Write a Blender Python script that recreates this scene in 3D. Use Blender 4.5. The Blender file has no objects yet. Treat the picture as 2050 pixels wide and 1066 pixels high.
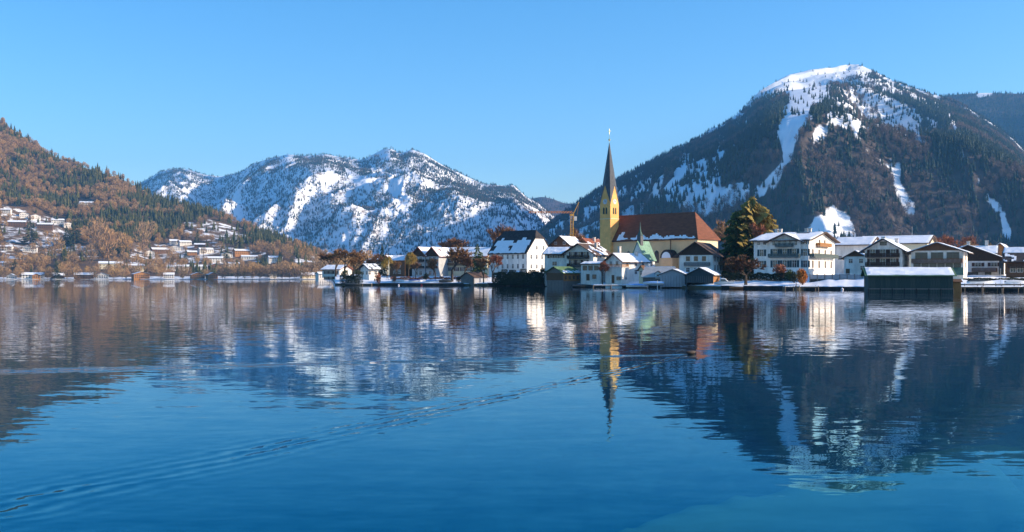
import bpy, bmesh, math, random
import numpy as np
from mathutils import Vector, Matrix

R = math.radians
rng = np.random.default_rng(7)
random.seed(7)
scene = bpy.context.scene
COL = scene.collection

# ------------------------------------------------------------------ camera
F = 2120.0            # focal length in photo pixels (photo is 2050 wide)
CX, HY = 1025.0, 556.0   # principal column, horizon row
CZ = 3.1              # eye height above the lake
cam_d = bpy.data.cameras.new('camera')
cam = bpy.data.objects.new('camera', cam_d)
COL.objects.link(cam)
cam.location = (0, 0, CZ)
cam.rotation_euler = (R(90), 0, 0)
cam_d.sensor_width = 36.0
cam_d.lens = 36.0 * F / 2050.0
cam_d.shift_y = (HY - 533.0) / 2050.0
cam_d.clip_start = 0.5
cam_d.clip_end = 40000
scene.camera = cam

# ------------------------------------------------------------------ sky, sun, exposure
SUN_AZ, SUN_EL = -5.0, 21.0       # degrees: azimuth from +X towards +Y, elevation
world = bpy.data.worlds.new('World')
scene.world = world
world.use_nodes = True
wn, wl = world.node_tree.nodes, world.node_tree.links
wn.clear()
sky_t = wn.new('ShaderNodeTexSky')
sky_t.sky_type = 'NISHITA'
sky_t.sun_disc = False
sky_t.sun_elevation = R(SUN_EL)
sky_t.sun_rotation = R(90.0 - SUN_AZ)
sky_t.altitude = 700
sky_t.air_density = 1.0
sky_t.dust_density = 1.3
sky_t.ozone_density = 3.0
hsv = wn.new('ShaderNodeHueSaturation')
hsv.inputs['Hue'].default_value = 0.5
hsv.inputs['Saturation'].default_value = 1.32
hsv.inputs['Value'].default_value = 1.0
bg = wn.new('ShaderNodeBackground')
bg.inputs['Strength'].default_value = 0.145
wo = wn.new('ShaderNodeOutputWorld')
wl.new(sky_t.outputs[0], hsv.inputs['Color'])
wl.new(hsv.outputs[0], bg.inputs['Color'])
wl.new(bg.outputs[0], wo.inputs['Surface'])

sun_d = bpy.data.lights.new('sun', 'SUN')
sun_d.energy = 4.9
sun_d.angle = R(0.53)
sun_d.color = (1.0, 0.82, 0.62)
sun = bpy.data.objects.new('sun', sun_d)
COL.objects.link(sun)
sdir = Vector((math.cos(R(SUN_EL)) * math.cos(R(SUN_AZ)), math.cos(R(SUN_EL)) * math.sin(R(SUN_AZ)), math.sin(R(SUN_EL))))
sun.rotation_euler = sdir.to_track_quat('Z', 'Y').to_euler()
sun.location = (300, 100, 300)

vs = scene.view_settings
vs.view_transform = 'Standard'
vs.look = 'None'
vs.exposure = 0.82
vs.gamma = 1.0
vs.use_curve_mapping = False
scene.cycles.use_denoising = True
scene.cycles.max_bounces = 6
scene.cycles.diffuse_bounces = 3
scene.cycles.glossy_bounces = 3
scene.cycles.transmission_bounces = 3
scene.cycles.transparent_max_bounces = 12
scene.cycles.volume_bounces = 0
scene.cycles.caustics_reflective = False
scene.cycles.caustics_refractive = False
scene.cycles.sample_clamp_indirect = 6.0

# ------------------------------------------------------------------ helpers
def at(px, py, Y):
    """world point seen at photo pixel (px, py) when it stands Y metres out"""
    return Vector(((px - CX) / F * Y, Y, CZ + (HY - py) / F * Y))

def mpp(Y):
    return Y / F

def tag(o, label=None, cat=None, group=None, kind=None):
    if label: o['label'] = label
    if cat: o['category'] = cat
    if group: o['group'] = group
    if kind: o['kind'] = kind
    return o

def empty(name, loc, rz=0.0):
    o = bpy.data.objects.new(name, None)
    o.empty_display_size = 0.5
    COL.objects.link(o)
    o.location = loc
    o.rotation_euler = (0, 0, rz)
    return o

def link(name, me, parent=None, loc=None, rz=None):
    o = bpy.data.objects.new(name, me)
    COL.objects.link(o)
    if parent: o.parent = parent
    if loc is not None: o.location = loc
    if rz is not None: o.rotation_euler = (0, 0, rz)
    return o

def np_mesh(name, verts, faces, mats=(), smooth=False, attrs=None, matidx=None):
    """verts (n,3), faces (m,3) or (m,4) arrays"""
    me = bpy.data.meshes.new(name)
    verts = np.ascontiguousarray(verts, dtype=np.float32)
    faces = np.ascontiguousarray(faces, dtype=np.int32)
    k = faces.shape[1]
    me.vertices.add(len(verts)); me.vertices.foreach_set('co', verts.ravel())
    me.loops.add(faces.size); me.loops.foreach_set('vertex_index', faces.ravel())
    me.polygons.add(len(faces))
    me.polygons.foreach_set('loop_start', np.arange(0, faces.size, k, dtype=np.int32))
    me.polygons.foreach_set('loop_total', np.full(len(faces), k, dtype=np.int32))
    if matidx is not None: me.polygons.foreach_set('material_index', np.asarray(matidx, dtype=np.int32))
    me.update(calc_edges=True)
    me.polygons.foreach_set('use_smooth', np.full(len(faces), smooth, dtype=bool))
    for m in mats: me.materials.append(m)
    for an, av in (attrs or {}).items():
        a = me.attributes.new(an, 'FLOAT', 'POINT')
        a.data.foreach_set('value', np.ascontiguousarray(av, dtype=np.float32).ravel())
    return me

class MB:
    """collects boxes, prisms, tubes; build() links them as one mesh object"""
    def __init__(s): s.v, s.f, s.m = [], [], []
    def add(s, vs_, fs, mi=0):
        b = len(s.v)
        s.v += [tuple(p) for p in vs_]
        s.f += [tuple(i + b for i in q) for q in fs]
        s.m += [mi] * len(fs)
        return s
    def box(s, x0, x1, y0, y1, z0, z1, mi=0):
        return s.add([(x0,y0,z0),(x1,y0,z0),(x1,y1,z0),(x0,y1,z0),(x0,y0,z1),(x1,y0,z1),(x1,y1,z1),(x0,y1,z1)],
            [(0,3,2,1),(4,5,6,7),(0,1,5,4),(1,2,6,5),(2,3,7,6),(3,0,4,7)], mi)
    def prism(s, poly, axis, a0, a1, mi=0):
        """poly: list of 2D points extruded along axis 'x' or 'y' or 'z' from a0 to a1"""
        n = len(poly)
        def P(p, a): return {'x': (a, p[0], p[1]), 'y': (p[0], a, p[1]), 'z': (p[0], p[1], a)}[axis]
        vs_ = [P(p, a0) for p in poly] + [P(p, a1) for p in poly]
        fs = [tuple(range(n))[::-1], tuple(range(n, 2 * n))]
        fs += [(i, (i + 1) % n, n + (i + 1) % n, n + i) for i in range(n)]
        return s.add(vs_, fs, mi)
    def tube(s, p0, p1, r0, r1=None, n=6, mi=0, caps=True):
        p0, p1 = Vector(p0), Vector(p1)
        r1 = r0 if r1 is None else r1
        d = (p1 - p0)
        if d.length < 1e-6: return s
        d.normalize()
        a = d.orthogonal().normalized(); b = d.cross(a)
        vs_ = []
        for p, r in ((p0, r0), (p1, r1)):
            for i in range(n):
                t = 2 * math.pi * i / n
                vs_.append(p + a * (r * math.cos(t)) + b * (r * math.sin(t)))
        fs = [(i, (i + 1) % n, n + (i + 1) % n, n + i) for i in range(n)]
        if caps: fs += [tuple(range(n))[::-1], tuple(range(n, 2 * n))]
        return s.add(vs_, fs, mi)
    def lathe(s, prof, n=12, c=(0, 0, 0), mi=0):
        """prof: [(r, z)...]"""
        vs_ = []
        for r, z in prof:
            for i in range(n):
                t = 2 * math.pi * i / n
                vs_.append((c[0] + r * math.cos(t), c[1] + r * math.sin(t), c[2] + z))
        fs = []
        for k in range(len(prof) - 1):
            for i in range(n):
                j = (i + 1) % n
                fs.append((k * n + i, k * n + j, (k + 1) * n + j, (k + 1) * n + i))
        fs += [tuple(range(n))[::-1], tuple(range((len(prof) - 1) * n, len(prof) * n))]
        return s.add(vs_, fs, mi)
    def mesh(s, name, mats, smooth=False):
        me = bpy.data.meshes.new(name)
        me.from_pydata([tuple(p) for p in s.v], [], s.f)
        if not isinstance(mats, (list, tuple)): mats = [mats]
        for m in mats: me.materials.append(m)
        if len(mats) > 1: me.polygons.foreach_set('material_index', s.m)
        me.polygons.foreach_set('use_smooth', [smooth] * len(s.f))
        bm = bmesh.new(); bm.from_mesh(me)
        bmesh.ops.recalc_face_normals(bm, faces=bm.faces)
        bm.to_mesh(me); bm.free()
        me.update()
        return me
    def build(s, name, mats, parent=None, smooth=False, loc=None, rz=None):
        return link(name, s.mesh(name, mats, smooth), parent, loc, rz)

# ------------------------------------------------------------------ numpy noise
def _hash(ix, iy, seed):
    h = (ix.astype(np.int64) * 374761393 + iy.astype(np.int64) * 668265263 + seed * 1442695041) & 0xffffffff
    h = ((h ^ (h >> 13)) * 1274126177) & 0xffffffff
    return (h ^ (h >> 16)) & 0xffffffff

def perlin(x, y, seed=0):
    xi, yi = np.floor(x), np.floor(y)
    fx, fy = x - xi, y - yi
    u = fx * fx * fx * (fx * (fx * 6 - 15) + 10); v = fy * fy * fy * (fy * (fy * 6 - 15) + 10)
    def g(ix, iy, dx, dy):
        a = _hash(ix, iy, seed) * (2 * np.pi / 4294967296.0)
        return np.cos(a) * dx + np.sin(a) * dy
    n00 = g(xi, yi, fx, fy); n10 = g(xi + 1, yi, fx - 1, fy)
    n01 = g(xi, yi + 1, fx, fy - 1); n11 = g(xi + 1, yi + 1, fx - 1, fy - 1)
    return (n00 * (1 - u) + n10 * u) * (1 - v) + (n01 * (1 - u) + n11 * u) * v * 1.0

def fbm(x, y, octv=5, seed=0, gain=0.5):
    s = np.zeros_like(x); a = 1.0
    for o in range(octv):
        s += a * perlin(x * 2 ** o + o * 17.3, y * 2 ** o - o * 9.1, seed + o); a *= gain
    return s

def ridged(x, y, octv=5, seed=0, gain=0.5):
    s = np.zeros_like(x); a = 0.5; w = np.ones_like(x)
    for o in range(octv):
        n = 1.0 - np.abs(perlin(x * 2 ** o + o * 31.7, y * 2 ** o + o * 11.9, seed + o)) * 1.6
        n = np.clip(n, 0, 1) ** 2 * w
        s += a * n; w = np.clip(n * 1.6, 0, 1); a *= gain
    return s

def in_poly(px, py, poly):
    px = np.asarray(px, float); py = np.asarray(py, float)
    inside = np.zeros(px.shape, bool)
    n = len(poly); j = n - 1
    for i in range(n):
        xi, yi = poly[i]; xj, yj = poly[j]
        c = ((yi > py) != (yj > py)) & (px < (xj - xi) * (py - yi) / ((yj - yi) or 1e-9) + xi)
        inside ^= c; j = i
    return inside

# ------------------------------------------------------------------ materials
MATS = {}
def nodes_of(m):
    m.use_nodes = True
    return m.node_tree.nodes, m.node_tree.links

def mat(name, col, rough=0.8, var=0.12, scale=1.5, bump=0.0, col2=None, spec=0.3, metal=0.0, bscale=None, coat=0.0, stretch=None):
    """principled, colour broken up by two octaves of noise in object space, light bump"""
    if name in MATS: return MATS[name]
    m = bpy.data.materials.new(name); MATS[name] = m
    n, l = nodes_of(m)
    p = n['Principled BSDF']
    p.inputs['Roughness'].default_value = rough
    p.inputs['Specular IOR Level'].default_value = spec
    p.inputs['Metallic'].default_value = metal
    tc = n.new('ShaderNodeTexCoord')
    vec = tc.outputs['Object']
    if stretch:
        mp = n.new('ShaderNodeMapping'); mp.inputs['Scale'].default_value = stretch
        l.new(vec, mp.inputs['Vector']); vec = mp.outputs[0]
    nz = n.new('ShaderNodeTexNoise'); nz.inputs['Scale'].default_value = scale
    nz.inputs['Detail'].default_value = 5.0; nz.inputs['Roughness'].default_value = 0.65
    l.new(vec, nz.inputs['Vector'])
    mix = n.new('ShaderNodeMix'); mix.data_type = 'RGBA'
    c2 = col2 if col2 else tuple(c * (1 - 2.2 * var) for c in col)
    c1 = col if col2 else tuple(min(1, c * (1 + var)) for c in col)
    mix.inputs['A'].default_value = (*c1, 1); mix.inputs['B'].default_value = (*c2, 1)
    ramp = n.new('ShaderNodeMapRange'); ramp.inputs['From Min'].default_value = 0.32; ramp.inputs['From Max'].default_value = 0.68
    l.new(nz.outputs['Fac'], ramp.inputs['Value'])
    l.new(ramp.outputs[0], mix.inputs['Factor'])
    l.new(mix.outputs['Result'], p.inputs['Base Color'])
    if bump:
        b = n.new('ShaderNodeBump'); b.inputs['Strength'].default_value = 1.0; b.inputs['Distance'].default_value = bump
        nb = n.new('ShaderNodeTexNoise'); nb.inputs['Scale'].default_value = bscale or scale * 4; nb.inputs['Detail'].default_value = 4
        l.new(vec, nb.inputs['Vector']); l.new(nb.outputs['Fac'], b.inputs['Height']); l.new(b.outputs[0], p.inputs['Normal'])
    return m

def leaf_mat(name, cols, rough=0.75, transl=0.0):
    """foliage: colour picked per object / instance, mottled in space"""
    m = bpy.data.materials.new(name); MATS[name] = m
    n, l = nodes_of(m)
    p = n['Principled BSDF']; p.inputs['Roughness'].default_value = rough; p.inputs['Specular IOR Level'].default_value = 0.15
    oi = n.new('ShaderNodeObjectInfo')
    cr = n.new('ShaderNodeValToRGB')
    els = cr.color_ramp.elements
    while len(els) < len(cols): els.new(0.5)
    for i, c in enumerate(cols):
        els[i].position = i / max(1, len(cols) - 1); els[i].color = (*c, 1)
    l.new(oi.outputs['Random'], cr.inputs['Fac'])
    tc = n.new('ShaderNodeTexCoord'); nz = n.new('ShaderNodeTexNoise'); nz.inputs['Scale'].default_value = 0.7; nz.inputs['Detail'].default_value = 3
    l.new(tc.outputs['Object'], nz.inputs['Vector'])
    hv = n.new('ShaderNodeHueSaturation')
    mr = n.new('ShaderNodeMapRange'); mr.inputs['From Min'].default_value = 0.3; mr.inputs['From Max'].default_value = 0.7
    mr.inputs['To Min'].default_value = 0.65; mr.inputs['To Max'].default_value = 1.35
    l.new(nz.outputs['Fac'], mr.inputs['Value']); l.new(mr.outputs[0], hv.inputs['Value'])
    l.new(cr.outputs[0], hv.inputs['Color']); l.new(hv.outputs[0], p.inputs['Base Color'])
    return m

SNOW = (0.84, 0.86, 0.89)
def terrain_mat(name, soil_a, soil_b, nscale=0.01, thr=0.5, fine=0.08):
    """snow and bare ground: vertex attribute 'snow' plus noise decides which"""
    m = bpy.data.materials.new(name); MATS[name] = m
    n, l = nodes_of(m)
    p = n['Principled BSDF']; p.inputs['Roughness'].default_value = 0.8; p.inputs['Specular IOR Level'].default_value = 0.15
    at_ = n.new('ShaderNodeAttribute'); at_.attribute_name = 'snow'
    tc = n.new('ShaderNodeTexCoord')
    n1 = n.new('ShaderNodeTexNoise'); n1.inputs['Scale'].default_value = nscale; n1.inputs['Detail'].default_value = 8; n1.inputs['Roughness'].default_value = 0.68
    n2 = n.new('ShaderNodeTexNoise'); n2.inputs['Scale'].default_value = fine; n2.inputs['Detail'].default_value = 4
    l.new(tc.outputs['Object'], n1.inputs['Vector']); l.new(tc.outputs['Object'], n2.inputs['Vector'])
    a = n.new('ShaderNodeMath'); a.operation = 'ADD'
    l.new(at_.outputs['Fac'], a.inputs[0]); l.new(n1.outputs['Fac'], a.inputs[1])
    mr = n.new('ShaderNodeMapRange'); mr.inputs['From Min'].default_value = 0.5 + thr - 0.06; mr.inputs['From Max'].default_value = 0.5 + thr + 0.06
    l.new(a.outputs[0], mr.inputs['Value'])
    ms = n.new('ShaderNodeMix'); ms.data_type = 'RGBA'
    ms.inputs['A'].default_value = (*soil_a, 1); ms.inputs['B'].default_value = (*soil_b, 1)
    m2 = n.new('ShaderNodeMapRange'); m2.inputs['From Min'].default_value = 0.35; m2.inputs['From Max'].default_value = 0.65
    l.new(n2.outputs['Fac'], m2.inputs['Value']); l.new(m2.outputs[0], ms.inputs['Factor'])
    mx = n.new('ShaderNodeMix'); mx.data_type = 'RGBA'
    mx.inputs['B'].default_value = (*SNOW, 1)
    l.new(ms.outputs['Result'], mx.inputs['A']); l.new(mr.outputs[0], mx.inputs['Factor'])
    l.new(mx.outputs['Result'], p.inputs['Base Color'])
    bp = n.new('ShaderNodeBump'); bp.inputs['Distance'].default_value = 0.25 / max(fine, 0.02) * 0.35; bp.inputs['Strength'].default_value = 0.5
    l.new(n2.outputs['Fac'], bp.inputs['Height']); l.new(bp.outputs[0], p.inputs['Normal'])
    return m

# ================================================================== TERRAIN
def interp(pts, x):
    p = np.array(pts, float)
    return np.interp(x, p[:, 0], p[:, 1])

def cosmooth(pts, x):
    """interp with rounded corners"""
    s = 0
    for o, w in ((-9, 1), (-4, 2), (0, 3), (4, 2), (9, 1)): s = s + w * interp(pts, x + o)
    return s / 9.0

class Layer:
    """a mountain or hillside: columns fan out from the lake, rows run from its foot to its crest and over"""
    def __init__(s, name, px0, px1, ncol, nrow, sky, Dr, D0, z0, gp, noise, spurs=(), crest=0.0):
        s.px0, s.px1, s.ncol, s.nrow = px0, px1, ncol, nrow
        px = np.linspace(px0, px1, ncol)
        t = np.concatenate([np.linspace(0, 1, nrow), 1 + np.linspace(0, 0.35, 14)[1:]])
        s.t = t
        PX, T = np.meshgrid(px, t)
        s.D0a, s.Dra = interp(D0, px), cosmooth(Dr, px)
        E = HY - cosmooth(sky, px)
        e0 = F * (z0 - CZ) / s.D0a
        D = s.D0a + (s.Dra - s.D0a) * T
        g = np.where(T <= 1, np.clip(T, 0, 1) ** gp, 1.0)
        s.gp = gp; s.E, s.e0, s.px = E, e0, px
        e = e0 + (E - e0) * g
        z = CZ + e * D / F
        back = np.clip(T - 1, 0, None) * (s.Dra - s.D0a)
        z = np.where(T > 1, z[nrow - 1][None, :] - back * 0.55, z)
        x = (PX - CX) / F * D; y = D
        A, lam, seed, octv = noise
        w = np.clip(np.minimum(T, 1) ** 0.6, 0, 1) * (np.clip(1 - np.minimum(T, 1), 0, 1) ** 0.7 * 1.45 + crest)
        wx = x + fbm(x / lam * 0.8, y / lam * 0.8, 3, seed + 50) * lam * 0.35
        wy = y + fbm(x / lam * 0.8 + 7, y / lam * 0.8 + 3, 3, seed + 60) * lam * 0.35
        z = z + A * w * (ridged(wx / lam, wy / lam * 0.55, octv, seed, 0.57) - 0.45)
        s.x, s.y, s.PX, s.T = x, y, PX, T
        for (pts, H, W) in spurs:
            P = [s.smooth_pt(a, b) for a, b in pts]
            dist = np.full(x.shape, 1e9)
            for (a, b) in zip(P[:-1], P[1:]):
                a, b = np.array(a), np.array(b)
                ab = b - a; L2 = (ab ** 2).sum() + 1e-9
                tt = np.clip(((x - a[0]) * ab[0] + (y - a[1]) * ab[1]) / L2, 0, 1)
                dist = np.minimum(dist, np.hypot(x - a[0] - tt * ab[0], y - a[1] - tt * ab[1]))
            ww = np.clip(1 - dist / W, 0, 1)
            z = z + H * (0.75 * ww + 0.25 * ww * ww) * np.clip(np.minimum(T, 1) / 0.12, 0, 1) * np.clip((1 - np.minimum(T, 1)) / 0.35, 0, 1) ** 0.8
        # nothing on the slope rises above the crest line
        ecap = E * (0.74 + 0.26 * np.minimum(T, 1))
        e = (z - CZ) * F / y
        k = np.maximum(E, 1) * 0.08
        hmix = np.clip(0.5 + 0.5 * (ecap - e) / k, 0, 1)
        es = ecap * (1 - hmix) + e * hmix - k * hmix * (1 - hmix)
        z = np.where((T < 0.985), CZ + es * y / F, z)
        s.z = z
        s.py = HY - (z - CZ) * F / y
    def smooth_pt(s, px, py):
        e0, E = np.interp(px, s.px, s.e0), np.interp(px, s.px, s.E)
        g = min(1, max(0.0, ((HY - py) - e0) / (E - e0)))
        t = g ** (1 / s.gp)
        D = np.interp(px, s.px, s.D0a) * (1 - t) + np.interp(px, s.px, s.Dra) * t
        return ((px - CX) / F * D, D)
    def sample(s, px, t, arr):
        """bilinear lookup in (px, t)"""
        ci = np.clip((px - s.px0) / (s.px1 - s.px0) * (s.ncol - 1), 0, s.ncol - 1.001)
        ri = np.interp(t, s.t, np.arange(len(s.t))); ri = np.clip(ri, 0, len(s.t) - 1.001)
        c0, r0 = ci.astype(int), ri.astype(int); cf, rf = ci - c0, ri - r0
        return (arr[r0, c0] * (1 - cf) + arr[r0, c0 + 1] * cf) * (1 - rf) + (arr[r0 + 1, c0] * (1 - cf) + arr[r0 + 1, c0 + 1] * cf) * rf
    def z_at(s, x, y):
        px = np.array([CX + F * x / y]); d0 = np.interp(px, s.px, s.D0a); dr = np.interp(px, s.px, s.Dra)
        return float(s.sample(px, (y - d0) / (dr - d0), s.z)[0])
    def place(s, px, py):
        """first surface point seen at a photo pixel"""
        c = int(round((px - s.px0) / (s.px1 - s.px0) * (s.ncol - 1)))
        col = s.py[:s.nrow, c]
        k = np.nonzero(col <= py)[0]
        k = int(k[0]) if len(k) else s.nrow - 1
        if k > 0:
            f_ = (col[k - 1] - py) / (col[k - 1] - col[k] + 1e-9); f_ = min(1, max(0, f_))
        else: k, f_ = 1, 0.0
        y = s.y[k - 1, c] * (1 - f_) + s.y[k, c] * f_
        x = (px - CX) / F * y
        return Vector((x, y, s.z_at(x, y)))
    def build(s, name, material, snow):
        for _ in range(2):
            q = np.pad(snow, 1, mode='edge'); snow = (q[:-2, 1:-1] + q[2:, 1:-1] + q[1:-1, :-2] + q[1:-1, 2:] + 2 * q[1:-1, 1:-1]) / 6
        nr, nc = s.z.shape
        v = np.stack([s.x, s.y, s.z], -1).reshape(-1, 3)
        i = np.arange(nr * nc).reshape(nr, nc)
        f = np.stack([i[:-1, :-1], i[:-1, 1:], i[1:, 1:], i[1:, :-1]], -1).reshape(-1, 4)
        me = np_mesh(name, v, f, [material], True, {'snow': snow})
        o = link(name, me); tag(o, kind='structure')
        return o
    def scatter(s, n, t0=0.0, t1=1.04, pxr=None):
        """random points spread evenly over the ground"""
        a, b = pxr or (s.px0, s.px1)
        px = rng.uniform(a, b, n)
        t = rng.uniform(t0, t1, n)
        d0 = np.interp(px, s.px, s.D0a); dr = np.interp(px, s.px, s.Dra)
        D = d0 + (dr - d0) * t
        wgt = D * (dr - d0); keep = rng.uniform(0, wgt.max(), n) < wgt
        px, t, D = px[keep], t[keep], D[keep]
        z = s.sample(px, t, s.z)
        return px, t, (px - CX) / F * D, D, z, HY - (z - CZ) * F / D

def zo(pts, ox, oy, sc):
    return [(ox + a / sc, oy + b / sc) for a, b in pts]

# ---- shoreline of the lake
SHORE = [(-1400, 1500), (-300, 1560), (0, 1640), (300, 1700), (640, 1640), (663, 1560), (671, 425), (720, 414), (800, 412), (920, 405), (990, 396), (1090, 362),
         (1160, 347), (1250, 331), (1330, 318), (1440, 296), (1500, 286), (1600, 277), (1740, 262), (1900, 256), (2050, 250), (2600, 240), (3400, 236)]
def shore(px): return interp(SHORE, px)

gpx = np.concatenate([np.arange(-1400, 0, 25), np.arange(0, 655, 6), np.arange(655, 690, 1.0), np.arange(690, 2100, 4), np.arange(2100, 3401, 25)])
gs = np.array([-6, -0.3, 0, 0.6, 2, 4, 7, 11, 16, 22, 30, 40, 55, 75, 100, 140, 200, 300, 450, 700, 1000, 1500, 2200, 3200, 4500, 6800], float)
GPX, GS = np.meshgrid(gpx, gs)
_sh = shore(GPX)
_sh = _sh + (fbm(GPX / 26.0, GPX * 0 + 3.3, 3, 5)) * np.where(GPX < 660, 14.0, 2.2)
GD = _sh + GS
GX, GY = (GPX - CX) / F * GD, GD
prof = interp([(-6, -2.5), (-0.3, -1.5), (0, 0.55), (0.6, 0.85), (2, 1.0), (7, 1.45), (16, 2.3), (30, 3.0), (55, 3.9), (100, 4.3), (300, 5), (1000, 7), (7000, 12)], GS)
proff = interp([(-6, -1.5), (-0.3, -0.4), (0, 0.35), (2, 0.8), (16, 1.4), (40, 2.5), (100, 5), (1000, 8), (7000, 12)], GS)
GZ = np.where(GPX < 664, proff, prof)
GZ = GZ + fbm(GX / 9, GY / 9, 4, 3) * np.clip(GS / 8, 0, 1) * np.interp(GS, [0, 100, 1000], [0.55, 0.6, 1.2])
def ground_z(x, y):
    px = CX + F * x / y; s_ = y - shore(px)
    p = interp([(0, 0.55), (0.6, 0.85), (2, 1.0), (7, 1.45), (16, 2.3), (30, 3.0), (55, 3.9), (100, 4.3), (300, 5), (1000, 7), (7000, 12)], s_)
    if px < 664: p = interp([(0, 0.35), (2, 0.8), (16, 1.4), (40, 2.5), (100, 5), (1000, 8), (7000, 12)], s_)
    return float(p)
M_ground = terrain_mat('snowy_ground', (0.11, 0.085, 0.05), (0.07, 0.06, 0.035), nscale=0.09, thr=0.34, fine=0.5)
nr, nc = GX.shape
_i = np.arange(nr * nc).reshape(nr, nc)
gsnow = np.where(GS < 0.3, 0.05, 0.55) + np.where((GS > 45) & (GPX > 664), -0.1, 0) + np.where((GPX < 664) & (GS > 4), -0.16, 0)
ground = link('ground', np_mesh('ground', np.stack([GX, GY, GZ], -1).reshape(-1, 3),
    np.stack([_i[:-1, :-1], _i[:-1, 1:], _i[1:, 1:], _i[1:, :-1]], -1).reshape(-1, 4), [M_ground], True, {'snow': gsnow}))
tag(ground, kind='structure')

# ---- left hillside
hill = Layer('hillside', -420, 1000, 560, 170,
    sky=[(-420, 60), (-200, 140), (0, 243), (30, 263), (60, 284), (100, 310), (150, 331), (200, 346), (240, 358), (270, 374), (300, 394), (350, 408), (400, 418), (440, 430),
         (480, 449), (520, 464), (560, 479), (600, 494), (650, 512), (700, 526), (780, 538), (900, 548), (1000, 550)],
    Dr=[(-420, 3600), (0, 3300), (300, 2900), (600, 2500), (800, 2300), (1000, 2300)],
    D0=[(-420, 1600), (0, 1690), (300, 1750), (640, 1700), (1000, 1700)], z0=1.0, gp=1.12, noise=(46, 420, 11, 6))
hp, ht = hill.PX, hill.T
CLEAR_L = [
    ([(0, 405), (60, 418), (130, 440), (150, 470), (135, 505), (60, 520), (0, 522)], 0.05),
    ([(150, 398), (192, 400), (192, 418), (160, 418)], 0.02),
    ([(120, 485), (175, 488), (215, 520), (150, 525)], 0.15),
    ([(255, 490), (345, 485), (350, 530), (260, 530)], 0.25),
    ([(360, 447), (420, 438), (480, 455), (500, 482), (440, 486), (370, 478)], 0.22),
    ([(330, 482), (440, 488), (520, 497), (540, 520), (440, 530), (330, 528)], 0.12),
    ([(590, 515), (640, 515), (640, 535), (590, 535)], 0.2)]
LAYERS = {}
hsnow = np.full(hp.shape, -0.05) + np.where(hill.py > 515, 0.28, 0)
_hx, _hy = fbm(hill.x / 45, hill.y / 45, 4, 15) * 22, fbm(hill.x / 45 + 4, hill.y / 45, 4, 16) * 12
for poly, dens in CLEAR_L: hsnow = np.where(in_poly(hp + _hx, hill.py + _hy, poly), 0.45, hsnow)
M_hill = terrain_mat('hill_ground', (0.16, 0.095, 0.05), (0.09, 0.06, 0.035), nscale=0.035, thr=0.5, fine=0.15)
hill.build('hillside', M_hill, hsnow)

# ---- the big mountain on the right
wall_spurs = [
    ([(1655, 266), (1625, 330), (1600, 400), (1590, 480)], 380, 400),
    ([(1500, 212), (1545, 285), (1575, 350)], 210, 260),
    ([(1375, 290), (1450, 360), (1480, 430)], 240, 270),
    ([(1290, 330), (1330, 400), (1350, 470)], 110, 280),
    ([(1745, 150), (1830, 250), (1905, 340), (1960, 440), (1985, 500)], 290, 340),
    ([(1880, 195), (1960, 270), (2020, 370), (2060, 470)], 190, 280),
    ([(1700, 175), (1735, 250)], 45, 200),
    ([(1655, 185), (1610, 260), (1585, 325), (1530, 390), (1515, 460)], -150, 230),
    ([(1700, 260), (1750, 320), (1795, 390), (1830, 470)], -120, 250),
    ([(1440, 270), (1432, 335), (1420, 420)], -90, 200),
]
wallm = Layer('mountain', 1010, 2700, 720, 300,
    sky=[(1010, 520), (1060, 478), (1090, 458), (1130, 428), (1165, 402), (1200, 379), (1250, 352), (1300, 325), (1350, 299), (1400, 275), (1450, 249), (1490, 218), (1520, 189),
         (1550, 166), (1580, 151), (1620, 142), (1655, 138), (1690, 134), (1715, 132), (1740, 142), (1770, 157), (1810, 172), (1850, 185), (1890, 197), (1940, 219),
         (1990, 250), (2030, 281), (2070, 326), (2150, 400), (2300, 450), (2700, 520)],
    Dr=[(1010, 3900), (1200, 4200), (1500, 4700), (1700, 5000), (1900, 4800), (2070, 4400), (2700, 3600)],
    D0=[(1010, 2100), (1300, 1900), (1700, 1750), (2050, 1800), (2700, 1900)], z0=6.0, gp=1.05, noise=(230, 520, 21, 7), spurs=wall_spurs, crest=0.04)
Z5 = lambda p: zo(p, 1500, 120, 2.962)
Z4 = lambda p: zo(p, 1150, 120, 2.962)
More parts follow.
